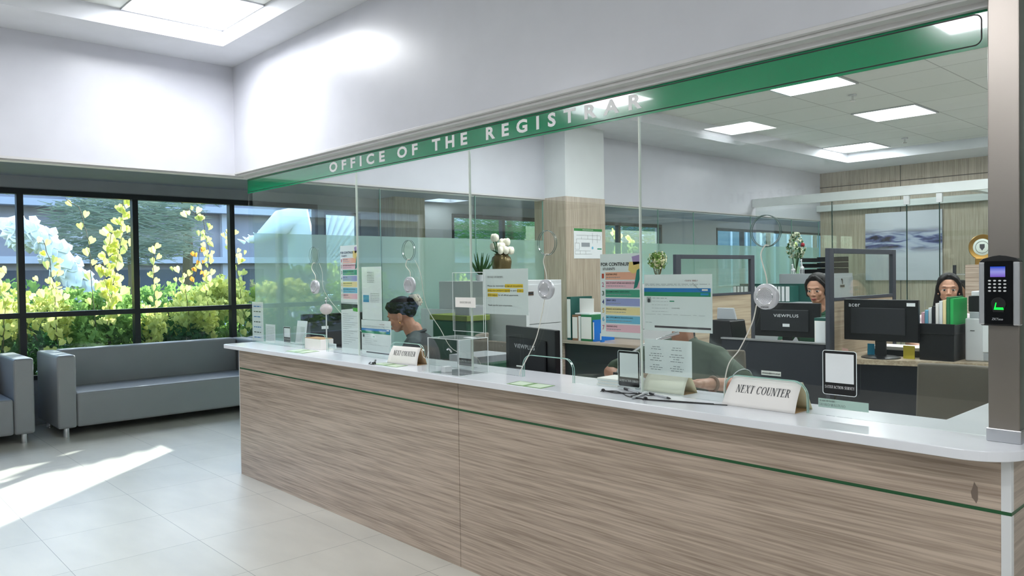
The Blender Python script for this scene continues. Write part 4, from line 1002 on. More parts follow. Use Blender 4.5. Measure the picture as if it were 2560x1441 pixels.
# fingerprint terminal on the post
t = thing('fingerprint_terminal', 'black and silver fingerprint terminal with keypad and green lit sensor on the steel post', 'access terminal', (4.662, .035, 1.225))
tx0, tx1, tz0, tz1, yf = 4.617, 4.707, 1.226, 1.405, .006
prof = [(tx0, tz0+.004), (tx0+.004, tz0), (tx1-.004, tz0), (tx1, tz0+.004), (tx1, tz1-.012), (tx1-.008, tz1-.005), (tx1-.03, tz1+.001), ((tx0+tx1)/2, tz1+.003), (tx0+.03, tz1+.001), (tx0+.008, tz1-.005), (tx0, tz1-.012)]
MB().prism(prof, yf, .0348, 'y').build('housing', PLAST, t, bevel=.0015)
B(tx0-.0012, tx0+.012, yf-.003, .030, tz0+.002, tz1-.014).build('silver_side', ALU, t, bevel=.003)
B(tx1-.014, tx1+.0012, yf-.003, .030, tz0+.002, tz1-.014).build('silver_side', ALU, t, bevel=.003)
GLOSS = mat('gloss black', (8, 8, 10), .08)
B(tx0+.013, tx1-.015, yf-.0022, yf, tz0+.004, tz1-.012).build('face_plate', GLOSS, t, bevel=.0008)
ms = bpy.data.materials.new('lit screen'); ms.use_nodes = True; nt_ = ms.node_tree; nt_.nodes.remove(nt_.nodes['Principled BSDF'])
em = nt_.nodes.new('ShaderNodeEmission'); em.inputs[1].default_value = .8; rp = nt_.nodes.new('ShaderNodeValToRGB'); tc = nt_.nodes.new('ShaderNodeTexCoord')
sp_ = nt_.nodes.new('ShaderNodeSeparateXYZ'); nt_.links.new(tc.outputs['Generated'], sp_.inputs[0]); nt_.links.new(sp_.outputs[2], rp.inputs[0]); nt_.links.new(rp.outputs[0], em.inputs[0])
rp.color_ramp.elements[0].color = (*lin((120, 90, 190)), 1); rp.color_ramp.elements[1].color = (*lin((20, 70, 190)), 1); e2 = rp.color_ramp.elements.new(.5); e2.color = (*lin((150, 150, 220)), 1)
nt_.links.new(em.outputs[0], nt_.nodes['Material Output'].inputs[0])
B(tx0+.025, tx1-.031, yf-.0026, yf-.0022, 1.352, 1.379).build('screen', ms, t)
for r_ in range(4):
    for c_ in range(4):
        MB().lathe([(0, -.0012), (.0032, -.0010), (.0036, 0)], (0, 0, 0), 14, Matrix.Translation((tx0+.0235+.0115*c_, yf-.0022, 1.3425-.0088*r_)) @ Matrix.Diagonal((1, 1, .62, 1)), 'y').build('key', PLAST_W, t, smooth=True)
SX = (tx0+tx1)/2-.001
ap = [(SX+.017*math.cos(R(180*k/10)), 1.282+.018*math.sin(R(180*k/10))) for k in range(11)]+[(SX-.012, 1.262), (SX+.012, 1.262)]
MB().prism(ap, yf-.0050, yf-.0023, 'y').build('sensor_hood', PLAST, t, bevel=.001)
GE = emis('green led', (20, 255, 60), 2.2)
MB().add([(SX-.010, yf-.0056, 1.268), (SX+.012, yf-.0056, 1.268), (SX+.011, yf-.0056, 1.2735), (SX-.006, yf-.0056, 1.2735), (SX-.004, yf-.0056, 1.286), (SX-.006, yf-.0056, 1.286)], [(0, 1, 2, 3), (0, 3, 4, 5)]).build('sensor_light', GE, t)
text('lettering', 'ZKTeco', (SX-.016, yf-.0026, 1.2405), .026, .006, ALU, t, slant=.2, weight=.02)

# ================================================================== PEOPLE
def blob(name, prims, vox, m, parent, smooth=3, sub=3):
    bm = bmesh.new()
    for p in prims:
        if p[0] == 'e':
            _, c, r, rot = p
            M = Matrix.Translation(c) @ (rot.to_4x4() if rot else Matrix.Identity(4)) @ Matrix.Diagonal((*r, 1))
            bmesh.ops.create_icosphere(bm, subdivisions=sub, radius=1, matrix=M)
        else:
            _, a, ra, b, rb = p; t2 = bmesh.new()
            bmesh.ops.create_icosphere(t2, subdivisions=2, radius=ra, matrix=Matrix.Translation(a))
            bmesh.ops.create_icosphere(t2, subdivisions=2, radius=rb, matrix=Matrix.Translation(b))
            r = bmesh.ops.convex_hull(t2, input=t2.verts[:])
            kill = [g for g in r['geom_interior'] if isinstance(g, bmesh.types.BMVert)]
            bmesh.ops.delete(t2, geom=kill, context='VERTS')
            me = bpy.data.meshes.new('q'); t2.to_mesh(me); t2.free(); bm.from_mesh(me); bpy.data.meshes.remove(me)
    me = bpy.data.meshes.new(name); bm.to_mesh(me); bm.free()
    o = bpy.data.objects.new(name, me); COL.objects.link(o)
    rm = o.modifiers.new('r', 'REMESH'); rm.mode = 'VOXEL'; rm.voxel_size = vox; rm.use_smooth_shade = True
    sm = o.modifiers.new('s', 'SMOOTH'); sm.factor = .5; sm.iterations = smooth
    bpy.context.view_layer.update()
    nm = bpy.data.meshes.new_from_object(o.evaluated_get(bpy.context.evaluated_depsgraph_get()))
    bpy.data.objects.remove(o); bpy.data.meshes.remove(me)
    off = Vector((0, 0, 0)); p = parent
    while p is not None: off += p.location; p = p.parent
    nm.transform(Matrix.Translation(-off)); nm.materials.clear(); nm.materials.append(m)
    for f in nm.polygons: f.use_smooth = True
    nm.name = name
    o = bpy.data.objects.new(name, nm); COL.objects.link(o); o.parent = parent; return o
def head_prims(H):
    """head in its own frame: origin at the neck pivot, face towards -Y, z up"""
    Q = H.to_3x3()
    def e(c, r, rot=None): return ('e', H @ Vector(c), r, Q @ rot if rot else Q)
    def c(a, ra, b, rb): return ('c', H @ Vector(a), ra, H @ Vector(b), rb)
    P = [e((0, .012, .135), (.073, .090, .085)), e((0, -.022, .087), (.055, .066, .076)), e((0, -.060, .034), (.022, .024, .020)),
         c((-.040, -.010, .052), .018, (-.012, -.056, .030), .017), c((.040, -.010, .052), .018, (.012, -.056, .030), .017),
         c((0, -.080, .118), .0075, (0, -.101, .087), .0090), e((.010, -.092, .083), (.008, .009, .0065)), e((-.010, -.092, .083), (.008, .009, .0065)),
         c((-.032, -.069, .136), .010, (0, -.076, .135), .011), c((.032, -.069, .136), .010, (0, -.076, .135), .011),
         e((.034, -.057, .088), (.021, .021, .022)), e((-.034, -.057, .088), (.021, .021, .022)),
         c((-.016, -.080, .054), .0075, (0, -.087, .055), .009), c((.016, -.080, .054), .0075, (0, -.087, .055), .009), c((-.013, -.078, .046), .008, (.013, -.078, .046), .008),
         c((0, .022, .06), .050, (0, .030, -.06), .052)]
    for s in (-1, 1):
        P += [e((s*.074, .012, .095), (.008, .017, .030), Matrix.Rotation(R(-10), 3, 'X')), e((s*.070, -.002, .075), (.008, .010, .012))]
    return P
def face_parts(H, t, eyes='down', lip=LIP):
    Q = H.to_3x3().to_4x4()
    for s in (-1, 1):
        M = H @ Matrix.Translation((s*.029, -.0735, .112))
        if eyes != 'down':
            MB().ell((0, -.0012, 0), (.0140, .0088, .0070), 14, 8, M).build('eye', EYEW, t, smooth=True)
            MB().ell((.0, -.0080, -.0012), (.0058, .0030, .0058), 12, 8, M).build('iris', HAIR, t, smooth=True)
        zo = .0046 if eyes != 'down' else -.0020
        MB().tube([(s*-.0145, .002, -.001), (s*-.008, -.0068, zo), (.0, -.0094, zo+.0014), (s*.008, -.0062, zo), (s*.0145, .006, -.001)], .0016, 6, M).build('eyelashes', HAIR, t, smooth=True)
        MB().tube([(s*-.018, -.0045, .020), (s*-.006, -.0085, .0245), (s*.008, -.0050, .0245), (s*.019, .0080, .019)], [.0008, .0019, .0019, .0008], 6, M).build('eyebrow', mat('eyebrow brown', (70, 48, 42), .8), t, smooth=True)
    MB().tube([(-.021, -.0835, .0525), (-.010, -.0925, .0565), (0, -.0945, .0545), (.010, -.0925, .0565), (.021, -.0835, .0525)], [.001, .0036, .0034, .0036, .001], 8, H).tube([(-.019, -.0840, .051), (-.008, -.0905, .047), (.008, -.0905, .047), (.019, -.0840, .051)], [.001, .0042, .0042, .001], 8, H).build('lips', lip, t, smooth=True)
def hair_prims(H, style):
    Q = H.to_3x3()
    def e(c, r, rot=None): return ('e', H @ Vector(c), r, Q @ rot if rot else Q)
    def c(a, ra, b, rb): return ('c', H @ Vector(a), ra, H @ Vector(b), rb)
    P = [e((0, .030, .150), (.0805, .086, .083)), e((0, .010, .186), (.063, .068, .047), Matrix.Rotation(R(-4), 3, 'X'))]
    for s in (-1, 1):
        P += [c((s*.012, -.044, .216), .012, (s*.044, -.052, .192), .014), c((s*.044, -.052, .192), .014, (s*.068, -.034, .155), .013), c((s*.068, -.034, .155), .013, (s*.077, -.002, .105 if style != 'bun' else .142), .014)]
        if style != 'bun': P += [c((s*.077, -.002, .105), .013, (s*.070, .040, .075), .018)]
    if style == 'bun':
        P += [c((0, .10, .13), .040, (0, .128, .165), .036), e((0, .07, .11), (.062, .045, .045)), c((0, .125, .19), .022, (0, .13, .14), .03)]
    if style in ('tied', 'long'):
        P += [e((0, .075, .09), (.062, .045, .07))]
        for s in (-1, 1):
            P += [c((s*.068, .0, .13), .020, (s*.072, .015, .06), .022)]
            if style == 'long': P += [c((s*.072, .012, .06), .024, (s*.085, .0, -.04), .026), c((s*.085, .0, -.04), .026, (s*.095, -.03, -.14), .024)]
        if style == 'tied': P += [c((0, .10, .07), .035, (0, .11, -.08), .028)]
        if style == 'long': P += [e((0, .075, .0), (.085, .05, .11))]
    return P
def person(label, loc, rz, neck, head_rot, hands, elbows, skin, shirt, hair, eyes='down', vox=.0042, chest=1.0, sleeve=.55, hand_detail=True, hoff=(0, -.015, .075)):
    """loc: point on the floor under the hips; neck/hands/elbows in the local frame (facing -Y)"""
    t = thing('person', label, 'person', (loc[0], loc[1], 0))
    W = Matrix.Translation(loc) @ Matrix.Rotation(rz, 4, 'Z')
    V = lambda *p: W @ Vector(p)
    nk = Vector(neck); hip = Vector((0, 0, .54)); mid = hip.lerp(nk, .5)+Vector((0, .02, 0))
    Hm = W @ Matrix.Translation(nk+Vector(hoff)) @ Euler(head_rot, 'XYZ').to_matrix().to_4x4()
    Wq = W.to_3x3()
    dirv = (nk-hip).normalized(); tilt = math.atan2(-(dirv.y), dirv.z)
    rot = Wq @ Matrix.Rotation(-tilt*-1, 3, 'X')
    torso = []; arms = []; hnds = []
    def E(c, r): return ('e', W @ Vector(c), r, rot)
    def C(a, ra, b, rb): return ('c', W @ Vector(a), ra, W @ Vector(b), rb)
    sh = [nk+Vector((s*.165*chest, .015, -.075)) for s in (-1, 1)]
    torso = [E(hip+Vector((0, 0, .02)), (.165*chest, .115, .13)), E(hip.lerp(nk, .35), (.140*chest, .100, .15)), E(hip.lerp(nk, .68), (.158*chest, .105, .15)),
             C(sh[0], .055, nk+Vector((0, .02, -.03)), .055), C(sh[1], .055, nk+Vector((0, .02, -.03)), .055), C(sh[0], .058, sh[1], .058)]
    skinp = head_prims(Hm)+[C(nk+Vector((0, .02, -.03)), .055, nk+Vector((0, 0, .03)), .05)]
    body = list(torso); slv = []
    for s, el, hd, S in zip((-1, 1), elbows, hands, sh):
        el = Vector(el); hd = Vector(hd); body += [C(S, .048, el, .038), C(el, .037, hd, .025)]
        k = S.lerp(el, sleeve*1.55 if sleeve < .64 else 1); slv += [C(S, .058, k, .054)]
        if sleeve >= .64: slv += [C(el, .046, el.lerp(hd, .75), .036)]
        # palm and fingers, slightly curled
        d = (hd-el).normalized(); sd = d.cross(Vector((0, 0, 1))).normalized()*s; up = Vector((0, 0, 1))
        pc = hd+d*.045
        body += [C(hd, .024, pc+sd*.012, .019), C(hd, .022, pc-sd*.020, .017), C(hd+d*.02, .018, pc+d*.035+sd*.022, .013), C(hd+d*.02, .018, pc+d*.032-sd*.026, .012)]
        if hand_detail:
            for q, (off, L) in enumerate(((.030, .066), (.010, .074), (-.010, .069), (-.029, .054))):
                a = pc+d*.036+sd*off; b = a+d*(L*.42)+up*.006; c_ = b+d*(L*.30)-up*(.014+.004*q); e_ = c_+d*(L*.16)-up*.018
                body += [C(a, .0095, b, .0088), C(b, .0088, c_, .0080), C(c_, .0080, e_, .0070)]
            a = hd+d*.022+sd*.022; b = a+sd*.026+d*.022-up*.006; c_ = b+d*.028-sd*.004-up*.008
            body += [C(a, .012, b, .0100), C(b, .0100, c_, .0085)]
    # seated legs
    for s in (-1, 1):
        body += [C((s*.09, 0, .54), .085, (s*.12, -.42, .53), .060), C((s*.12, -.42, .53), .055, (s*.12, -.40, .10), .040), C((s*.12, -.36, .05), .040, (s*.13, -.54, .032), .030)]
    o = blob('body', skinp+body, vox, skin, t, 2)
    face_parts(Hm, t, eyes)
    blob('hair', hair_prims(Hm, hair), .0045, HAIR, t, 3)
    g = [(p[0], p[1], tuple(x+.012 for x in p[2]), p[3]) if p[0] == 'e' else ('c', p[1], p[2]+.010, p[3], p[4]+.008) for p in torso]
    blob('shirt', g+slv, .006, shirt, t, 3)
    # collar
    cm = MB(); nb = nk+Vector((0, .012, .005))
    pts = [W @ (nb+Vector((.064*math.cos(a), .060*math.sin(a), .018*math.sin(a)-.004))) for a in [2*math.pi*k/24 for k in range(25)]]
    cm.tube(pts, .011, 8).build('collar', shirt, t, smooth=True)
    leg = []
    for s in (-1, 1): leg += [C((s*.09, 0, .54), .095, (s*.12, -.42, .53), .070), C((s*.12, -.42, .53), .066, (s*.12, -.40, .12), .055)]
    leg += [E(hip+Vector((0, 0, -.02)), (.18*chest, .13, .10))]
    blob('trousers', leg, .010, TROUS, t, 2)
    return t, Hm, W
# ------------------------------------------------------------------ office chairs
def chair_proto():
    t = thing('office_chair', 'x', 'chair', (0, 0, 0), 0, 'taupe office chairs')
    MB().prism([(-.24, -.22), (.24, -.22), (.25, .0), (.22, .22), (-.22, .22), (-.25, 0)], .375, .425).build('seat', TAUPE, t, local=True, bevel=.02, seg=3)
    n = 12
    def P(u, v):
        x = -.235+.47*u; k = 1-.14*v; return (x*k, .245+.05*v-.05*math.cos(math.pi*(u-.5))+.02, .47+.50*v)
    m = MB().grid(n, 8, P); o = m.build('backrest', TAUPE, t, local=True, smooth=True)
    sm = o.modifiers.new('thick', 'SOLIDIFY'); sm.thickness = .03; sm.offset = 0
    bv = o.modifiers.new('bevel', 'BEVEL'); bv.width = .012; bv.segments = 3; bv.limit_method = 'ANGLE'
    MB().tube([(0, .16, .372), (0, .26, .38), (0, .285, .47), (0, .28, .60)], .018, 10).build('back_bracket', PLAST, t, local=True, smooth=True)
    MB().cyl((0, 0, .09), .022, .29, 16).cyl((0, 0, .08), .035, .14, 16).build('gas_stem', CHROME, t, local=True, smooth=True)
    mb = MB()
    for k in range(5): a = 2*math.pi*k/5; mb.tube([(0, 0, .095), (.16*math.cos(a), .16*math.sin(a), .085), (.28*math.cos(a), .28*math.sin(a), .062)], [.026, .02, .013], 10)
    mb.build('star_base', PLAST, t, local=True, smooth=True)
    for k in range(5): a = 2*math.pi*k/5; MB().cyl((.28*math.cos(a), .28*math.sin(a)-.012, .028), .028, .024, 16, 'y').build('castor', PLAST, t, local=True, smooth=True)
    return t
CH = chair_proto()
def chair(x, y, rz, label): return dup(CH, (x, y, 0), rz, label)
CH.location = (4.22, 1.58, 0); CH.rotation_euler = (0, 0, R(180)); CH['label'] = 'large taupe office chair back at the right behind the counter, empty'
chair(1.68, 1.10, R(190), 'taupe office chair behind the black monitor left of the white filing cabinet, empty')
CH2 = [chair(1.10, .91, R(-48), 'office chair under the woman bent over her desk'), chair(3.05, .94, R(12), 'office chair under the person hidden by the notices'),
       chair(2.49, 3.58, R(14), 'office chair under the woman behind the black monitor in the middle'), chair(3.22, 4.18, R(14), 'office chair under the woman behind the stacked files')]
# ------------------------------------------------------------------ the four staff
A1 = R(-46)
p, Hm, W = person('person in a dark shirt bent over a desk, dark hair in a pale claw clip', (1.10, .90, 0), A1, (0.0, -.15, .985), (R(24), R(0), R(-6)), [(-.20, -.50, .80), (.16, -.50, .80)], [(-.27, -.22, .82), (.26, -.20, .82)], SKIN, SHIRT_D, 'bun', hoff=(0, -.05, .02))
cl = MB()
for s in (-1, 1):
    cl.tube([(s*.012, .112, .205), (s*.034, .150, .185), (s*.036, .158, .15), (s*.014, .150, .118)], [.006, .017, .016, .007], 8, Hm)
    for k in range(3): cl.tube([(s*.03, .150, .185-.025*k), (s*.014, .17, .18-.025*k), (s*-.004, .168, .178-.025*k)], [.008, .006, .003], 8, Hm)
cl.build('claw_clip', mat('marbled clip', (196, 188, 168), .3), p, smooth=True)
for s in (-1, 1): MB().tube([(s*.078+.004*math.cos(k), -.002, .060+.006*math.sin(k)) for k in range(7)], .0016, 6, Hm).build('earring', mat('gold', (214, 170, 90), .25, metal=1), p)
A2 = R(14)
person('person in a green shirt looking down behind the black monitor, dark hair parted and tied', (2.49, 3.56, 0), A2, (0, -.02, 1.045), (R(14), R(0), R(-8)), [(-.17, -.33, .80), (.17, -.33, .80)], [(-.25, -.13, .80), (.25, -.13, .80)], SKIN2, mat('deep green shirt', (38, 84, 62), .85), 'tied', 'open')
person('person with long dark hair in a pale shirt looking over the files', (3.22, 4.16, 0), R(14), (0, -.02, 1.03), (R(6), R(0), R(4)), [(-.17, -.42, .80), (.17, -.42, .80)], [(-.25, -.13, .80), (.25, -.13, .80)], SKIN2, SHIRT_P, 'long', 'open')
p, Hm, W = person('person in an olive green polo writing, face hidden behind the CLICK THIS sheet', (3.05, .93, 0), R(12), (.02, -.06, 1.035), (R(8), R(0), R(0)), [(-.10, -.40, .855), (.285, -.42, .895)], [(-.30, -.18, .88), (.385, -.19, .865)], SKIN, SHIRT_G, 'tied', 'down', .0036, 1.02)
E_ = W @ Vector((.385, -.19, .865)); H_ = W @ Vector((.285, -.42, .895)); D_ = (H_-E_).normalized(); U_ = D_.orthogonal().normalized(); V_ = D_.cross(U_)
wc_ = E_.lerp(H_, .86)
MB().tube([wc_+(U_*math.cos(2*math.pi*k/20)+V_*math.sin(2*math.pi*k/20))*.031 for k in range(21)], .0065, 8).build('watch_strap', mat('brown strap', (110, 72, 50), .5), p, smooth=True)
S_ = W @ Vector((.02+.165*1.02, -.045, .96)); EL = W @ Vector((.385, -.19, .865)); k_ = S_.lerp(EL, .80); D2 = (EL-S_).normalized(); U2 = D2.orthogonal().normalized(); V2 = D2.cross(U2)
MB().tube([k_+(U2*math.cos(2*math.pi*k/24)+V2*math.sin(2*math.pi*k/24))*.0555 for k in range(25)], .0022, 6).build('sleeve_piping', PAPER, p, smooth=True)
person('person seated far back inside the glass room, seen between two glass doors', (2.22, 7.72, 0), R(10), (0, 0, .92), (R(8), 0, R(-20)), [(-.17, -.40, .80), (.17, -.40, .80)], [(-.25, -.13, .80), (.25, -.13, .80)], SKIN, mat('grey teal shirt', (96, 118, 112), .85), 'long', 'open', .007)
chair(2.22, 7.76, R(10), 'office chair under the person in the glass room')

# ================================================================== DESKS AND OFFICE EQUIPMENT
t = thing('staff_desk', 'long white staff desk directly behind the counter', 'desk', (2.2, .52, 0))
B(.06, 4.40, .285, .74, .715, .745).build('top', QUARTZ, t, bevel=.003)
for x in (.08, 1.6, 2.95, 4.36): B(x, x+.03, .30, .72, 0, .715).build('leg_panel', WOOD_HS, t)
t = thing('staff_desk', 'wood edged desk on the right carrying the acer monitor and printer', 'desk', (3.7, 3.3, 0))
DZ = .785
MB().prism([(2.92, 2.77), (4.40, 3.30), (4.40, 3.85), (2.92, 3.70)], DZ-.035, DZ).build('top', WOOD_Y, t, bevel=.002)
MB().prism([(2.93, 2.87), (4.38, 3.39), (4.38, 3.42), (2.93, 2.90)], .0, DZ-.036).build('modesty_panel', FAB, t)
B(4.36, 4.39, 3.43, 3.82, 0, DZ-.036).build('side_panel', WOOD_Y, t); B(2.925, 2.955, 2.92, 3.66, 0, DZ-.036).build('side_panel', WOOD_Y, t)
t = thing('staff_desk', 'desk behind the low dark screen in the middle of the office', 'desk', (2.4, 3.1, 0))
B(1.90, 2.88, 2.872, 3.34, .72, .75).build('top', WOOD_Y, t, bevel=.002); B(1.90, 1.93, 2.88, 3.32, 0, .72).build('side_panel', WOOD_Y, t); B(2.85, 2.88, 2.88, 3.32, 0, .72).build('side_panel', WOOD_Y, t)
t = thing('low_screen', 'low charcoal fabric screen with a silver top edge in front of the middle desk', 'partition', (2.48, 2.85, 0))
B(2.075, 2.882, 2.835, 2.865, 0, .865).build('fabric_panel', FAB, t, bevel=.003); B(2.072, 2.884, 2.83, 2.87, .865, .877).build('top_rail', ALU, t, bevel=.002)
# low credenza beside the column
t = thing('credenza', 'low wooden shelf unit with dark open front beside the wood clad column', 'shelf', (.68, 3.2, 0))
B(.30, 1.24, 2.95, 3.40, .725, .752).build('top', WOOD_H, t, bevel=.002); B(.32, 1.22, 2.985, 3.38, .0, .724).build('dark_body', PLAST_M, t)
B(.30, .32, 2.96, 3.40, 0, .724).build('side_panel', WOOD_HS, t); B(1.22, 1.24, 2.96, 3.40, 0, .724).build('side_panel', WOOD_HS, t)
# cubicle screens
def cubicle(label, x, y0, y1, ztop, zmid, th=.03, post=.07):
    t = thing('cubicle_screen', label, 'partition', (x, (y0+y1)/2, 0), 0, 'dark framed cubicle screens')
    B(x-th/2, x+th/2, y0, y0+post, 0, ztop).build('post', NAVYF, t, bevel=.002); B(x-th/2, x+th/2, y1-post*.9, y1, 0, ztop).build('post', NAVYF, t, bevel=.002)
    B(x-th/2, x+th/2, y0+post, y1-post*.9, ztop-.035, ztop).build('top_rail', NAVYF, t, bevel=.002); B(x-th/2, x+th/2, y0+post, y1-post*.9, zmid, zmid+.022).build('middle_rail', NAVYF, t, bevel=.002)
    B(x-.003, x+.003, y0+post, y1-post*.9, zmid+.022, ztop-.035).build('pane', GL_CLEAR, t)
    B(x-.011, x+.011, y0+post, y1-post*.9, .05, zmid).build('wood_panel', WOOD_Y, t)
    return t
cubicle('nearer dark framed cubicle screen, its thick post beside the green shirted woman', 2.90, 2.82, 3.95, 1.518, 1.160)
cubicle('farther dark framed cubicle screen with a round plant seen through it', 1.55, 2.99, 4.22, 1.514, 1.158)
# monitors
def monitor(label, c, rz, w_, h, zb, desk, brand=None, bpos=(.5, .62), bw=.30, stand=True, st=True):
    t = thing('computer_monitor', label, 'monitor', (c[0], c[1], desk), rz, 'black computer monitors')
    z0 = zb-desk
    B(-w_/2, w_/2, -.012, .018, z0, z0+h).build('casing', PLAST, t, local=True, bevel=.004)
    B(-w_/2+.10*w_, w_/2-.16*w_, -.022, -.0125, z0+.16*h, z0+.80*h).build('back_hump', PLAST_M, t, local=True, bevel=.008)
    B(-w_/2+.006, w_/2-.006, .0181, .0195, z0+.012, z0+h-.008).build('screen', mat('dark screen', (14, 16, 20), .15), t, local=True)
    if stand:
        B(-.035, .035, -.006, .010, .014, z0+.05).build('stand_neck', PLAST, t, local=True, bevel=.003)
        MB().lathe([(.12, 0), (.12, .006), (.10, .012), (0, .013)], (0, .0, 0), 28).build('stand_base', PLAST, t, local=True, smooth=True)
    if brand:
        bx, bz = bpos
        letters(MB(), brand, (-w_/2+bx*w_-bw*w_/2, -.0232 if brand != 'acer' else -.0232, z0+bz*h), bw*w_, .022 if brand != 'acer' else .020, weight=.012, spacing=1.1).build('brand_lettering', mat('silver print', (214, 216, 220), .5), t, local=True)
    if st:
        B(w_*st[0] if isinstance(st, tuple) else w_*.04, (w_*st[0] if isinstance(st, tuple) else w_*.04)+.052, -.0236, -.0226, z0+h*(st[1] if isinstance(st, tuple) else .25), z0+h*(st[1] if isinstance(st, tuple) else .25)+.022).build('asset_sticker', PAPER, t, local=True)
    return t
monitor('black monitor marked VIEWPLUS facing away, in front of the white filing cabinet', (2.45, .475), R(-14), .50, .29, .812, .745, 'ViEWPLUS', (.44, .62), .42, True, (-.02, .17))
monitor('black monitor marked VIEWPLUS in the middle of the office, before the green shirted woman', (2.48, 3.07), R(5), .49, .25, .884, .75, 'ViEWPLUS', (.5, .58), .38, True, (-.05, .30))
monitor('black monitor marked acer on the right desk beside the stacked files', (3.175, 3.00), R(0), .478, .275, .896, DZ, 'acer', (.16, .82), .16, True, (.36, .85))
t = monitor('black monitor far left behind the first pane, with stickers', (.24, .62), R(84), .50, .28, .828, .745, None, st=(-.22, .6))
# filing cabinet
def file_cab(name, label, x1, y0, y1, depth, h, nd, mt=CAB):
    t = thing(name, label, 'filing cabinet', (x1-depth/2, (y0+y1)/2, 0), 0, 'white filing cabinets')
    B(x1-depth, x1-.012, y0, y1, 0, h).build('body', mt, t, bevel=.003)
    dh = (h-.05)/nd
    for k in range(nd):
        z0 = h-.035-dh*(k+1)+.004
        d = B(x1-.012, x1, y0+.018, y1-.018, z0, z0+dh-.006).build('drawer', mt, t, bevel=.0015)
        yc = y0+(y1-y0)*.52
        B(x1, x1+.004, yc-.055, yc+.055, z0+dh*.72, z0+dh*.72+.030).build('handle', CHROME, d)
        B(x1+.0005, x1+.0045, yc-.048, yc+.048, z0+dh*.72+.008, z0+dh*.72+.022).build('handle_recess', PLAST_M, d)
    kx = MB().cyl((x1, y0+(y1-y0)*.50, h-.065), .009, .008, 12, 'x').tube([(x1+.01, y0+(y1-y0)*.50, h-.065), (x1+.012, y0+(y1-y0)*.50, h-.115)], .004, 6); kx.build('lock_keys', PLAST, t)
    return t
file_cab('filing_cabinet', 'white four drawer filing cabinet left of the wood clad column, tulips on top', .87, 1.56, 2.38, .60, 1.322, 4)
file_cab('filing_cabinet', 'white filing cabinet seen through the farther cubicle screen', .62, 3.75, 4.75, .45, 1.25, 3)
file_cab('filing_cabinet', 'grey cabinet behind the green shirted woman with black trays on top', 1.62, 5.6, 6.2, .55, 1.33, 3, PLAST_G)
# tulips in a vase
def vase(label, x, y, z):
    t = thing('flower_vase', label, 'vase', (x, y, z))
    prof = [(.035, 0), (.045, .01), (.070, .09), (.080, .15), (.072, .185), (.052, .205), (.060, .215)]
    vs = MB(); seg = 36; P = []; F = []
    for i, (r, zz) in enumerate(prof):
        for k in range(seg):
            a = 2*math.pi*k/seg; rr = r*(1+.05*math.sin(a*9+zz*20)); P.append((x+rr*math.cos(a), y+rr*math.sin(a), z+zz))
    for i in range(len(prof)-1):
        for k in range(seg): a = i*seg+k; b = i*seg+(k+1) % seg; F.append((a, b, b+seg, a+seg))
    F.append(tuple(reversed(range(seg)))); vs.add(P, F).build('vase_body', mat('bronze glaze', (112, 98, 62), .22, metal=.5), t, smooth=True)
    random.seed(5); TW = mat('tulip white', (240, 236, 218), .5)
    for k in range(19):
        a = k*2.4; r = .018+.068*((k % 5)/4)**.6; hx = x+r*math.cos(a); hy = y+r*1.1*math.sin(a); hz = z+.27+.07*((k*7) % 5)/4-(.05 if r > .075 else 0)
        f = MB().lathe([(0, -.032), (.014, -.024), (.0215, -.008), (.021, .008), (.014, .024), (.004, .033), (0, .033)], (hx, hy, hz), 14)
        for j in range(3): b = 2*math.pi*j/3+k; f.ell((hx+.008*math.cos(b), hy+.008*math.sin(b), hz+.002), (.016, .016, .030), 10, 8)
        f.build('tulip', TW, t, smooth=True)
        MB().tube([(x, y, z+.18), (hx*.6+x*.4, hy*.6+y*.4, z+.22), (hx, hy, hz-.02)], .003, 6).build('stem', LF_D, t)
    lf = MB()
    for k in range(16):
        a = k*.9; d = Vector((math.cos(a), math.sin(a), .6)).normalized(); b = Vector((x, y, z+.20)); s_ = d.cross(Vector((0, 0, 1))).normalized()
        lf.add([b-s_*.008, b+s_*.008, b+d*.06+s_*.013, b+d*.11+Vector((0, 0, -.01)), b+d*.06-s_*.013], [(0, 1, 2, 3, 4)])
    lf.build('leaves', LF_D, t)
    return t
vase('bronze vase of white tulips on the white filing cabinet', .70, 1.86, 1.322)
t = thing('succulent', 'dark green spiky succulent left of the tulip vase', 'plant', (.70, 1.64, 1.322))
mb = MB(); mb.lathe([(.03, 0), (.04, .05), (0, .05)], (.70, 1.64, 1.322), 16); mb.build('pot', PLAST_W, t, smooth=True); mb = MB()
for k in range(16):
    a = k*2.4; el = R(25+55*(k/16)); d = Vector((math.cos(a)*math.cos(el), math.sin(a)*math.cos(el), math.sin(el))); b = Vector((.70, 1.64, 1.37)); L = .13
    mb.tube([b, b+d*L*.4, b+d*L*.8+Vector((0, 0, .02)), b+d*L+Vector((0, 0, .05))], [.007, .010, .006, .001], 6)
mb.build('leaves', LF_D, t)
t = thing('topiary', 'small round cream flowered bouquet in a white pot seen through the farther screen', 'plant', (1.0, 4.13, 1.25))
mb = MB()
random.seed(9)
B(.57, .63, 4.10, 4.16, 1.25, 1.25).build('x', PLAST_W, t) if False else None
bpy.data.objects[t.name].location = (.45, 4.25, 1.25)
MB().lathe([(.035, 0), (.045, .07), (0, .07)], (.45, 4.25, 1.25), 16).build('pot', PLAST_W, t, smooth=True); st_ = MB()
for k in range(7): st_.tube([(.45, 4.25, 1.31), (.45+.03*math.cos(k), 4.25+.03*math.sin(k), 1.36), (.45+.05*math.cos(k), 4.25+.05*math.sin(k), 1.44)], .004, 5)
st_.build('branches', STEM, t)
a_ = MB(); b_ = MB()
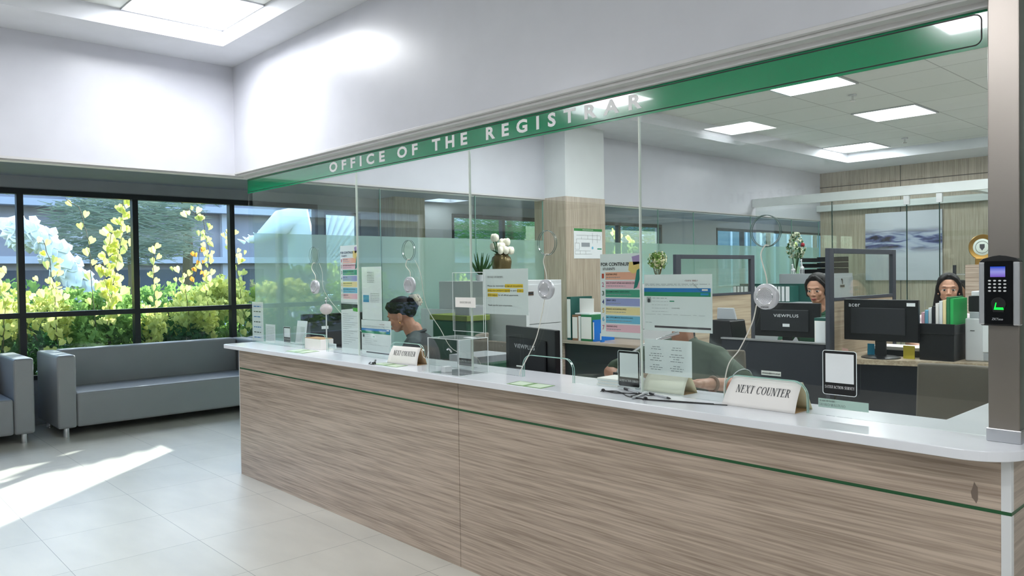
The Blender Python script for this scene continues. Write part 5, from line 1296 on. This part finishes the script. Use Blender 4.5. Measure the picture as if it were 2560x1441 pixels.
for k in range(420):
    d = rnd(); d = d.normalized()*(.5+.5*random.random()); c_ = Vector((.45+d.x*.10, 4.25+d.y*.10, 1.49+d.z*.11))
    heart(a_ if k % 3 else b_, c_, d+rnd(.4), Vector((0, 0, 1)), .014)
a_.build('leaves', LF_G, t); b_.build('blossoms', mat('cream blossom', (226, 220, 176), .7), t)
# evacuation plan on the column
t = thing('floor_plan_sign', 'white floor plan notice with green header on the wood clad column', 'sign', (.283, 3.36, 1.51))
B(.281, .284, 3.165, 3.575, 1.512, 1.800).build('board', PAPER, t); B(.2841, .2845, 3.166, 3.574, 1.775, 1.800).build('header', mat('notice green', (50, 132, 66), .6), t)
text('heading', 'EVACUATION PLAN', (.2848, 3.29, 1.783), .15, .009, WHITE_V, t, '+x')
mb = MB()
def seg2(y0, z0, y1, z1): mb.tube([(.2847, y0, z0), (.2847, y1, z1)], .0009, 4)
for a in ((3.20, 1.70, 3.36, 1.70), (3.20, 1.735, 3.54, 1.735), (3.36, 1.735, 3.36, 1.70), (3.20, 1.70, 3.20, 1.66), (3.36, 1.70, 3.55, 1.695), (3.43, 1.76, 3.43, 1.66), (3.50, 1.75, 3.50, 1.665), (3.18, 1.66, 3.24, 1.66), (3.18, 1.66, 3.18, 1.60), (3.24, 1.66, 3.24, 1.60), (3.18, 1.60, 3.24, 1.60), (3.18, 1.585, 3.40, 1.585), (3.18, 1.555, 3.42, 1.555), (3.18, 1.585, 3.18, 1.555), (3.25, 1.585, 3.25, 1.555), (3.33, 1.585, 3.33, 1.555), (3.27, 1.72, 3.27, 1.70), (3.55, 1.735, 3.55, 1.70)): seg2(*a)
mb.build('plan_drawing', INK, t); B(.2846, .2849, 3.27, 3.39, 1.625, 1.665).build('hatched_block', INKL, t); B(.2846, .2849, 3.50, 3.565, 1.600, 1.612).build('green_tag', GRN, t)
MB().ell((.2848, 3.43, 1.615), (.0003, .014, .014), 14, 8).build('blue_dot', SKYB, t)
# binders and folders on the credenza
CT = .752
def binder(label, x0, x1, y0, y1, h, m, z=CT, name='ring_binder', g='folders standing on the credenza', lab=False):
    t = thing(name, label, 'binder', ((x0+x1)/2, (y0+y1)/2, z), 0, g)
    B(x0, x1, y0, y1, z, z+h).build('cover', m, t, bevel=.002)
    B(x0+.004, x1-.004, y0-.0012, y0, z+.02, z+h-.02).build('page_block', PAPER_W, t)
    if lab: B(x0+.012, x1-.012, y0-.0014, y0-.0002, z+h*.2, z+h*.8).build('spine_label', PAPER, t)
    return t
DG = mat('dark green binder', (18, 82, 74), .6); MG = mat('green folder', (40, 122, 74), .6); BLF = mat('blue folder', (10, 110, 200), .5); KR = mat('brown folders', (146, 112, 86), .8)
binder('tall dark green binder at the left of the shelf unit beside the column', .335, .385, 3.0, 3.30, .40, DG)
binder('bundle of brown folders on the shelf unit', .400, .470, 3.0, 3.28, .235, KR, name='folder_bundle'); binder('curled white papers held between brown and green folders', .476, .500, 3.0, 3.28, .225, PAPER, name='paper_bundle')
binder('bright green folder box on the shelf unit', .508, .640, 3.0, 3.28, .24, MG); binder('blue folder just left of the nearer poster', .650, .672, 3.0, 3.28, .195, BLF)
binder('second blue folder half hidden by the nearer poster',   .735, .757, 3.0, 3.04, .10, BLF)
t = thing('paper_sheets', 'white sheets lying and leaning on top of the green folder box', 'paper', (.52, 3.15, CT+.24))
B(.42, .60, 3.02, 3.24, CT+.2405, CT+.252).build('flat_sheets', PAPER, t)
o = B(.405, .575, 3.10, 3.106, CT+.253, CT+.385).build('upright_sheet', PAPER_W, t)
# purple booklets, wire tray, papers on the staff desk
PUR = mat('purple booklet', (84, 78, 176), .5)
for k, (x, y, z) in enumerate([(2.92, .42, 0), (3.02, .44, .012), (2.97, .60, 0)]):
    t = thing('booklet', ['purple booklet lying left behind the pass arch', 'purple booklet lying on top of the others behind the pass arch', 'purple booklet at the back behind the pass arch'][k], 'booklet', (x, y, .745+z), R(8*k-6), 'purple booklets on the staff desk')
    B(-.07, .07, -.05, .05, 0, .012).build('cover', PUR, t, local=True); B(-.05, -.02, -.03, .03, .012, .0124).build('white_print', WHITE_V, t, local=True)
for ob in [o for o in COL.objects if o.name.startswith('booklet')]: ob.location.z += .07
t = thing('box', 'low white box under the purple booklets', 'box', (2.97, .5, .745)); B(2.84, 3.10, .36, .66, .745, .815).build('carton', PLAST_W, t, bevel=.002)
t = thing('document_tray', 'grey smoked plastic document tray on thin legs behind the pass arch', 'tray', (2.72, 1.2, .745))
bpy.data.objects[t.name].location = (3.02, .70, .745)
tb = bpy.data.objects[t.name]; zt = .90
SMK = glass('smoked plastic', (.45, .5, .5), 1.4)
B(2.86, 3.14, .665, .735, zt, zt+.004).box(2.86, 3.14, .735, .738, zt, zt+.045).box(2.86, 2.863, .665, .735, zt, zt+.045).box(3.137, 3.14, .665, .735, zt, zt+.045).box(2.86, 3.14, .662, .665, zt, zt+.04).build('tray', mat('smoke grey plastic', (92, 100, 104), .3), t)
for x in (2.875, 3.125): B(x, x+.006, .668, .674, .745, zt).box(x, x+.006, .726, .732, .745, zt).build('tray_leg', PLAST_M, t)
t = thing('paper_sheet', 'curved white paper leaning behind the purple booklets', 'paper', (3.05, .62, .816))
o = MB().grid(8, 5, lambda u, v: (3.0+.16*u, .665-.02*v-.03*u, .8155+.075*v*(1-.5*u))).build('sheet', PAPER, t, smooth=True); o.modifiers.new('th', 'SOLIDIFY').thickness = .0015
t = thing('gooseneck_lamp', 'bent chrome gooseneck arm with black clip beside the pass arch', 'lamp', (3.12, .30, .745))
MB().tube([(3.125, .33, .745), (3.125, .33, .93), (3.14, .35, 1.0), (3.20, .42, 1.06), (3.28, .50, 1.10)], [.005]*5, 10).build('gooseneck', CHROME, t, smooth=True); B(3.115, 3.135, .32, .34, .92, .945).build('clip', PLAST, t)
MB().tube([(3.27, .49, 1.095), (3.31, .53, 1.113)], [.006, .009], 10).build('head', CHROME, t, smooth=True)
# files, bin and clutter around the first desk
GRNB = mat('green crate plastic', (18, 88, 58), .5)
t = thing('file_crate', 'green box of files with a lime basket on top, behind the suggestion box', 'box', (.8, 1.34, .745))
MB().prism([(.60, 1.24), (1.0, 1.24), (1.0, 1.44), (.60, 1.44)], .745, 1.04).build('crate', GRNB, t, bevel=.012); B(.58, 1.02, 1.23, 1.45, 1.04, 1.08).build('lime_basket', mat('lime basket', (122, 140, 60), .6), t, bevel=.004)
B(.84, 1.0, 1.27, 1.42, 1.08, 1.15).build('folded_papers', PLAST_G, t)
t = thing('side_table', 'small grey side table under the green box of files', 'table', (.8, 1.34, 0)); B(.55, 1.05, 1.20, 1.47, .72, .745).build('top', PLAST_G, t)
for x in (.57, 1.01):
    for y in (1.22, 1.43): B(x, x+.02, y, y+.02, 0, .72).build('leg', PLAST_M, t)
t = thing('paper_tray', 'stack of papers in a green tray seen through the suggestion box', 'tray', (2.02, .5, .745))
B(1.88, 2.14, .38, .66, .745, .90).build('tray_body', GRNB, t, bevel=.01); B(1.89, 2.13, .385, .655, .90, .935).build('papers', PLAST_G, t)
t = thing('white_panel', 'white desk divider behind the bent woman', 'panel', (.75, 1.55, 0)); B(.10, 1.35, 1.50, 1.53, 0, 1.10).build('board', W_MATT, t)
t = thing('paper_stack', 'bent papers standing behind the white list at the left desk', 'paper', (.95, .5, .745))
B(.70, .94, .40, .62, .745, .80).build('papers', PAPER, t)
for i, (x, y, h) in enumerate([(1.04, .36, .06), (1.30, .38, .05)]):
    t = thing('paper_stack', ['low stack of papers under the writing hand of the bent woman', 'low stack of papers in front of the bent woman'][i], 'paper', (x, y+.08, .745)); B(x-.10, x+.10, y, y+.15, .745, .745+h*.3).build('papers', PAPER, t)
# binders in the row behind the middle monitor
t = thing('low_bookcase', 'low green backed shelf holding the row of white labelled binders', 'shelf', (1.1, 5.45, 0))
B(.62, 1.52, 5.30, 5.56, 0, 1.035).build('body', PLAST_G, t, bevel=.002); B(.62, 1.52, 5.545, 5.56, 1.035, 1.225).build('backboard', DG, t)
bn = [.052, .05, .035, .05, .05, .035, .05, .05, .05, .05, .035]
x = .66; 
wn = ['first', 'second', 'third', 'fourth', 'fifth', 'sixth', 'seventh', 'eighth', 'ninth', 'tenth', 'eleventh', 'twelfth', 'thirteenth', 'fourteenth']
for k in range(14):
    w_ = [.050, .040, .045, .055, .05][k % 5]
    t = thing('ring_binder', ('binder with yellow label, ' if k == 9 else 'white spined binder, ')+wn[k]+' from the left in the row behind the middle monitor', 'binder', (x+w_/2, 5.44, 1.035), 0, 'binders in the row behind the middle monitor')
    B(x, x+w_-.004, 5.34, 5.53, 1.035, 1.205).build('cover', DG, t); B(x+.004, x+w_-.008, 5.3385, 5.3398, 1.045, 1.200).build('spine_label', PAPER, t)
    if k == 9: B(x+.005, x+w_-.009, 5.3372, 5.3384, 1.165, 1.195).build('yellow_label', HILITE, t)
    x += w_
# things on the grey cabinet
t = thing('document_tray', 'stack of three black document trays on the grey cabinet', 'tray', (1.47, 5.9, 1.33))
for k in range(3):
    z = 1.331+k*.062; B(1.25, 1.60, 5.72, 6.12, z, z+.006).box(1.25, 1.26, 5.72, 6.12, z+.006, z+.045).box(1.59, 1.60, 5.72, 6.12, z+.006, z+.045).box(1.25, 1.60, 6.11, 6.12, z+.006, z+.055).build('tray', PLAST, t, bevel=.002)
t = thing('flower_vase', 'tall glass vase of white blossom and one red rose on the grey cabinet', 'vase', (1.17, 5.85, 1.33))
MB().lathe([(.03, 0), (.035, .02), (.022, .1), (.03, .17)], (1.17, 5.78, 1.33), 20).build('vase_body', ACRYL, t, smooth=True)
a_ = MB(); b_ = MB(); st_ = MB(); random.seed(11)
for k in range(7): st_.tube([(1.17, 5.78, 1.34), (1.17+.04*math.cos(k*2), 5.78+.04*math.sin(k*2), 1.52), (1.17+.09*math.cos(k*2), 5.78+.09*math.sin(k*2), 1.66)], .003, 5)
for k in range(300):
    z = random.uniform(1.5, 1.78); r = .10*(1-abs(z-1.60)/.25); a = random.uniform(0, 6.28)
    heart(a_ if k % 3 == 0 else b_, Vector((1.17+r*math.cos(a), 5.78+r*math.sin(a), z)), rnd(), Vector((0, 0, 1)), .016)
a_.build('leaves', LF_D, t); b_.build('blossoms', mat('pale blossom', (206, 212, 184), .7), t); st_.build('stems', LF_D, t)
MB().ell((1.27, 5.74, 1.645), (.022, .022, .022), 12, 8).build('rose', mat('red rose', (150, 20, 34), .6), t, smooth=True)
for k, (x, h) in enumerate([(1.20, .10), (1.30, .15)]):
    t = thing('giraffe_figurine', ['shorter white giraffe figurine on the grey cabinet', 'taller white giraffe figurine on the grey cabinet'][k], 'figurine', (x, 5.66, 1.33), 0, 'white giraffe figurines')
    g_ = MB().ell((x, 5.66, 1.33+h*.42), (.022, .03, .020), 12, 8).tube([(x, 5.655, 1.33+h*.45), (x+.004, 5.64, 1.33+h*.75), (x+.006, 5.635, 1.33+h)], [.014, .008, .006], 8).tube([(x+.006, 5.64, 1.33+h), (x+.006, 5.615, 1.33+h*.96)], [.008, .005], 8)
    for a in (-.012, .012):
        for b in (-.018, .018): g_.tube([(x+a, 5.66+b, 1.33+h*.4), (x+a, 5.66+b, 1.33)], .004, 6)
    g_.build('figure', PLAST_W, t, smooth=True)
# black document box, files, printer, small things on the right desk
t = thing('letter_tray', 'black drawer box beside the printer with files standing in it', 'organizer', (3.50, 3.2, DZ))
B(3.40, 3.605, 3.04, 3.34, DZ, DZ+.17).build('lower_box', PLAST, t, bevel=.004); B(3.395, 3.61, 3.03, 3.05, DZ+.17, DZ+.235).box(3.395, 3.405, 3.05, 3.34, DZ+.17, DZ+.23).box(3.60, 3.61, 3.05, 3.34, DZ+.17, DZ+.23).box(3.405, 3.60, 3.05, 3.34, DZ+.17, DZ+.18).build('file_holder', PLAST, t, bevel=.002)
for k, (m_, h, lb) in enumerate([(PINK, .27, 'pale pink file'), (SKYB, .285, 'pale blue file'), (PAPER, .30, 'white file'), (PLAST_M, .31, 'dark file with a clip'), (PAPER_W, .33, 'cream file'), (PAPER, .345, 'tall white file'), (YELL, .35, 'buff file'), (MG, .37, 'deep green file'), (mat('bright green folder', (40, 180, 90), .5), .36, 'bright green plastic folder, rightmost')]):
    x = 3.407+k*.0212
    t = thing('file_folder', lb+' standing in the black box by the printer', 'file', (x+.01, 3.18, DZ+.1805), 0, 'files in the black box by the printer')
    B(x, x+.018, 3.06, 3.32, DZ+.1805, DZ+.035+h).build('cover', m_, t)
t = thing('printer', 'white multifunction printer at the right end of the desk behind the steel post', 'printer', (3.85, 3.38, DZ))
X0, X1, Y0, Y1 = 3.63, 4.05, 3.16, 3.56
B(X0, X1, Y0, Y1, DZ, DZ+.27).build('body', PLAST_W, t, bevel=.008)
B(X0+.10, X1-.02, Y0-.006, Y0-.0005, DZ+.06, DZ+.235).build('front_door', PAPER, t, bevel=.002); B(X0+.105, X1-.02, Y0-.005, Y0-.0004, DZ+.008, DZ+.055).build('paper_drawer', PLAST_G, t, bevel=.002)
B(X0+.02, X1, Y0+.02, Y1, DZ+.27, DZ+.31).build('output_tray', PLAST_G, t, bevel=.004); B(X0+.01, X1, Y0+.03, Y1, DZ+.31, DZ+.41).build('scanner_unit', PLAST, t, bevel=.006)
B(X0+.03, X1, Y0+.02, Y1, DZ+.41, DZ+.44).build('scanner_lid', PLAST_W, t, bevel=.004); B(X0+.20, X0+.24, Y0-.008, Y0-.006, DZ+.20, DZ+.222).build('control_panel', PLAST_M, t)
B(X0+.03, X0+.055, Y0-.002, Y0-.0002, DZ+.19, DZ+.194).build('usb_port', PLAST_M, t)
t = thing('sticky_note_pad', 'blue sticky pad hanging under the acer monitor', 'note', (3.09, 3.045, DZ)); B(3.07, 3.115, 3.045, 3.05, DZ+.0, DZ+.085).build('pad', mat('cyan note', (20, 140, 180), .7), t)
t = thing('sticky_note_pad', 'yellow sticky pad right under the acer monitor', 'note', (3.33, 3.045, DZ)); B(3.30, 3.37, 3.045, 3.05, DZ+.0, DZ+.085).build('pad', mat('yellow note', (206, 190, 60), .7), t)
t = thing('desk_tray', 'low black tray of papers behind the notes on the right desk', 'tray', (3.2, 3.25, DZ)); B(3.02, 3.385, 3.16, 3.38, DZ, DZ+.04).build('tray', PLAST, t, bevel=.003); B(3.04, 3.37, 3.17, 3.37, DZ+.04, DZ+.06).build('papers', PAPER_W, t)
t = thing('desk_card', 'small pink card leaning at the left end of the right desk', 'card', (2.99, 2.90, DZ)); MB().prism([(2.965, DZ), (3.015, DZ), (3.00, DZ+.055), (2.96, DZ+.06)], 2.90, 2.904, 'y').build('card', mat('dusty pink card', (200, 160, 150), .7), t)
# binder and small clutter by the middle monitor
binder('green binder with a large white label right of the middle monitor', 2.772, 2.862, 2.89, 3.02, .292, DG, .75, g='binders on the middle desk')
B(2.785, 2.850, 2.8875, 2.8888, .80, 1.015).build('front_label', PAPER, bpy.data.objects[[o.name for o in COL.objects if o.name.startswith('ring_binder') and 'large white label' in o.get('label', '')][0]])
t = thing('desk_phone', 'black printer shape with white sheet seen between notice and intercom', 'office machine', (2.30, 3.1, .75))
t['label'] = 'black office machine with a white rear tray between the notice sheet and the rightmost intercom'; t.location = (2.04, 3.0, .75)
MB().prism([(1.93, .75), (2.16, .75), (2.12, 1.0), (1.95, 1.0)], 2.88, 3.10, 'y').build('body', PLAST, t, bevel=.01); MB().prism([(1.945, 1.0), (2.115, 1.0), (2.09, 1.09), (1.95, 1.09)], 2.98, 3.00, 'y').build('rear_tray', PLAST_G, t, bevel=.005)

# ================================================================== GLASS ROOM AND BACK WALL
t = thing('header_beam', 'long white header beam across the glass room at the back', 'beam', (1.7, 6.93, 2.19)); B(.005, 3.30, 6.90, 6.96, 2.195, 2.300).build('beam', W_MATT, t)
B(3.27, 3.30, 6.90, 6.96, 0, 2.195).build('jamb', W_MATT, t)
t = thing('header_beam', 'shorter white beam on the back wall behind the glass room front', 'beam', (1.1, 8.75, 2.2)); B(.005, 3.6, 8.70, 8.82, 2.215, 2.300).build('beam', W_MATT, t)
t = thing('header_beam', 'white beam running back from the front of the glass room, right side', 'beam', (2.60, 7.2, 2.2)); B(2.52, 2.60, 6.961, 7.55, 2.195, 2.285).box(2.60, 3.9, 7.47, 7.55, 2.195, 2.285).build('beam', W_MATT, t); B(3.86, 3.9, 7.48, 7.54, 0, 2.195).build('post', W_MATT, t)
for i, (a, b) in enumerate([(.04, 1.05), (1.055, 1.905), (1.915, 2.245), (2.255, 3.26)]):
    t = thing('glass_room_pane', ['leftmost', 'second', 'narrow third', 'rightmost'][i]+' clear glass pane of the glass room front', 'glass partition', ((a+b)/2, 6.93, 0), 0, 'glass panes of the glass room')
    B(a, b, 6.925, 6.935, .003, 2.19).build('pane', GL_CLEAR, t); B(b-.004, b+.004, 6.922, 6.938, .003, 2.19).build('dark_edge', mat('dark glass edge', (34, 62, 56), .2), t)
    if i in (1, 2): B(b-.03, b+.03, 6.91, 6.95, 2.09, 2.19).build('patch_fitting', PLAST_W, t, bevel=.003)
t = thing('door_handle_set', 'pair of dark vertical pull handles with chrome bar on the glass room door', 'handle', (2.48, 6.9, 1.08))
for x in (2.41, 2.53): B(x-.015, x+.015, 6.86, 6.885, 1.07, 1.40).build('pull_bar', PLAST_M, t, bevel=.003); MB().tube([(x, 6.885, 1.3), (x, 6.924, 1.3)], .007, 8).build('standoff', CHROME, t)
MB().tube([(2.43, 6.875, 1.30), (2.52, 6.875, 1.30)], .007, 8).build('chrome_bar', CHROME, t)
# painting
mp_ = bpy.data.materials.new('abstract blue painting'); mp_.use_nodes = True; n_ = mp_.node_tree; N = n_.nodes.new; L = n_.links.new; b = n_.nodes['Principled BSDF']
tc = N('ShaderNodeTexCoord'); mpn = N('ShaderNodeMapping'); mpn.inputs['Scale'].default_value = (1.5, 1, 6.5); L(tc.outputs['Generated'], mpn.inputs['Vector'])
no = N('ShaderNodeTexNoise'); no.inputs['Scale'].default_value = 1.6; no.inputs['Detail'].default_value = 6; no.inputs['Distortion'].default_value = .6; L(mpn.outputs[0], no.inputs['Vector'])
r1 = N('ShaderNodeValToRGB'); cr = r1.color_ramp; cr.elements[0].position = .36; cr.elements[0].color = (*lin((40, 36, 56)), 1); cr.elements[1].position = .66; cr.elements[1].color = (*lin((196, 200, 216)), 1)
e = cr.elements.new(.45); e.color = (*lin((86, 92, 140)), 1); e = cr.elements.new(.52); e.color = (*lin((170, 178, 202)), 1); L(no.outputs['Fac'], r1.inputs[0])
sp2 = N('ShaderNodeSeparateXYZ'); L(tc.outputs['Generated'], sp2.inputs[0]); r2 = N('ShaderNodeValToRGB'); c2 = r2.color_ramp; c2.elements[0].position = .38; c2.elements[0].color = (0, 0, 0, 1); c2.elements[1].position = .78; c2.elements[1].color = (0, 0, 0, 1)
e = c2.elements.new(.50); e.color = (1, 1, 1, 1); e = c2.elements.new(.66); e.color = (1, 1, 1, 1); L(sp2.outputs[2], r2.inputs[0])
mx = N('ShaderNodeMix'); mx.data_type = 'RGBA'; mx.inputs[6].default_value = (*lin((202, 204, 214)), 1); L(r2.outputs[0], mx.inputs[0]); L(r1.outputs[0], mx.inputs[7]); L(mx.outputs[2], b.inputs['Base Color']); b.inputs['Roughness'].default_value = .7
t = thing('wall_painting', 'large pale abstract painting with dark blue brush bands on the back wall', 'painting', (1.15, 8.8, 1.2)); B(.668, 1.66, 8.795, 8.8205, 1.21, 2.145).build('canvas', mp_, t)
t = thing('display_cabinet', 'low wooden cabinet at the right inside the office, behind the printer', 'cabinet', (3.0, 6.45, 0)); B(2.62, 3.5, 6.3, 6.7, 0, 1.40).build('body', WOOD_H, t, bevel=.003)
bpy.data.objects[t.name].location = (3.05, 6.5, 0)
t = thing('trophy_plaque', 'gold rimmed round plaque with pale crest above the printer', 'trophy', (2.80, 6.45, 1.40))
cx, cz = 2.795, 1.575
MB().lathe([(.085, .0), (.120, -.006), (.128, .006), (.118, .02), (0, .02)], (cx, 6.45, cz), 36, axis='y').build('gold_rim', mat('old gold', (176, 138, 74), .3, metal=.9), t, smooth=True)
MB().lathe([(.084, -.001), (.080, -.003), (0, -.003)], (cx, 6.45, cz), 36, axis='y').build('face', mat('pale crest ground', (196, 206, 196), .5), t, smooth=True)
MB().prism([(cx-.022, cz+.03), (cx-.022, cz-.005), (cx, cz-.035), (cx+.022, cz-.005), (cx+.022, cz+.03)], 6.4455, 6.447, 'y').tube([(cx+.06*math.cos(2*math.pi*k/24), 6.4465, cz+.06*math.sin(2*math.pi*k/24)) for k in range(25)], .002, 6).build('crest', INK, t)
B(cx-.06, cx+.06, 6.43, 6.49, 1.40, 1.465).build('foot', mat('old gold', (176, 138, 74), .3, metal=.9), t, bevel=.004)
t = thing('flower_arrangement', 'pink flower arrangement behind the glass door handles', 'flowers', (2.75, 7.2, 0))
random.seed(21); a_ = MB(); b_ = MB()
t.location = (2.86, 7.25, 0); B(2.80, 2.92, 7.19, 7.31, 0, .95).build('pedestal', WOOD_V, t); MB().lathe([(.05, 0), (.07, .1), (.05, .22)], (2.86, 7.25, .95), 20).build('pot', PLAST_W, t, smooth=True)
for k in range(420):
    d = rnd(); c_ = Vector((2.86+d.x*.17, 7.25+d.y*.15, 1.36+d.z*.24)); heart(a_ if k % 3 else b_, c_, rnd(), Vector((0, 0, 1)), .022)
a_.build('blossoms', mat('pink blossom', (226, 140, 140), .7), t); b_.build('leaves', LF_D, t)
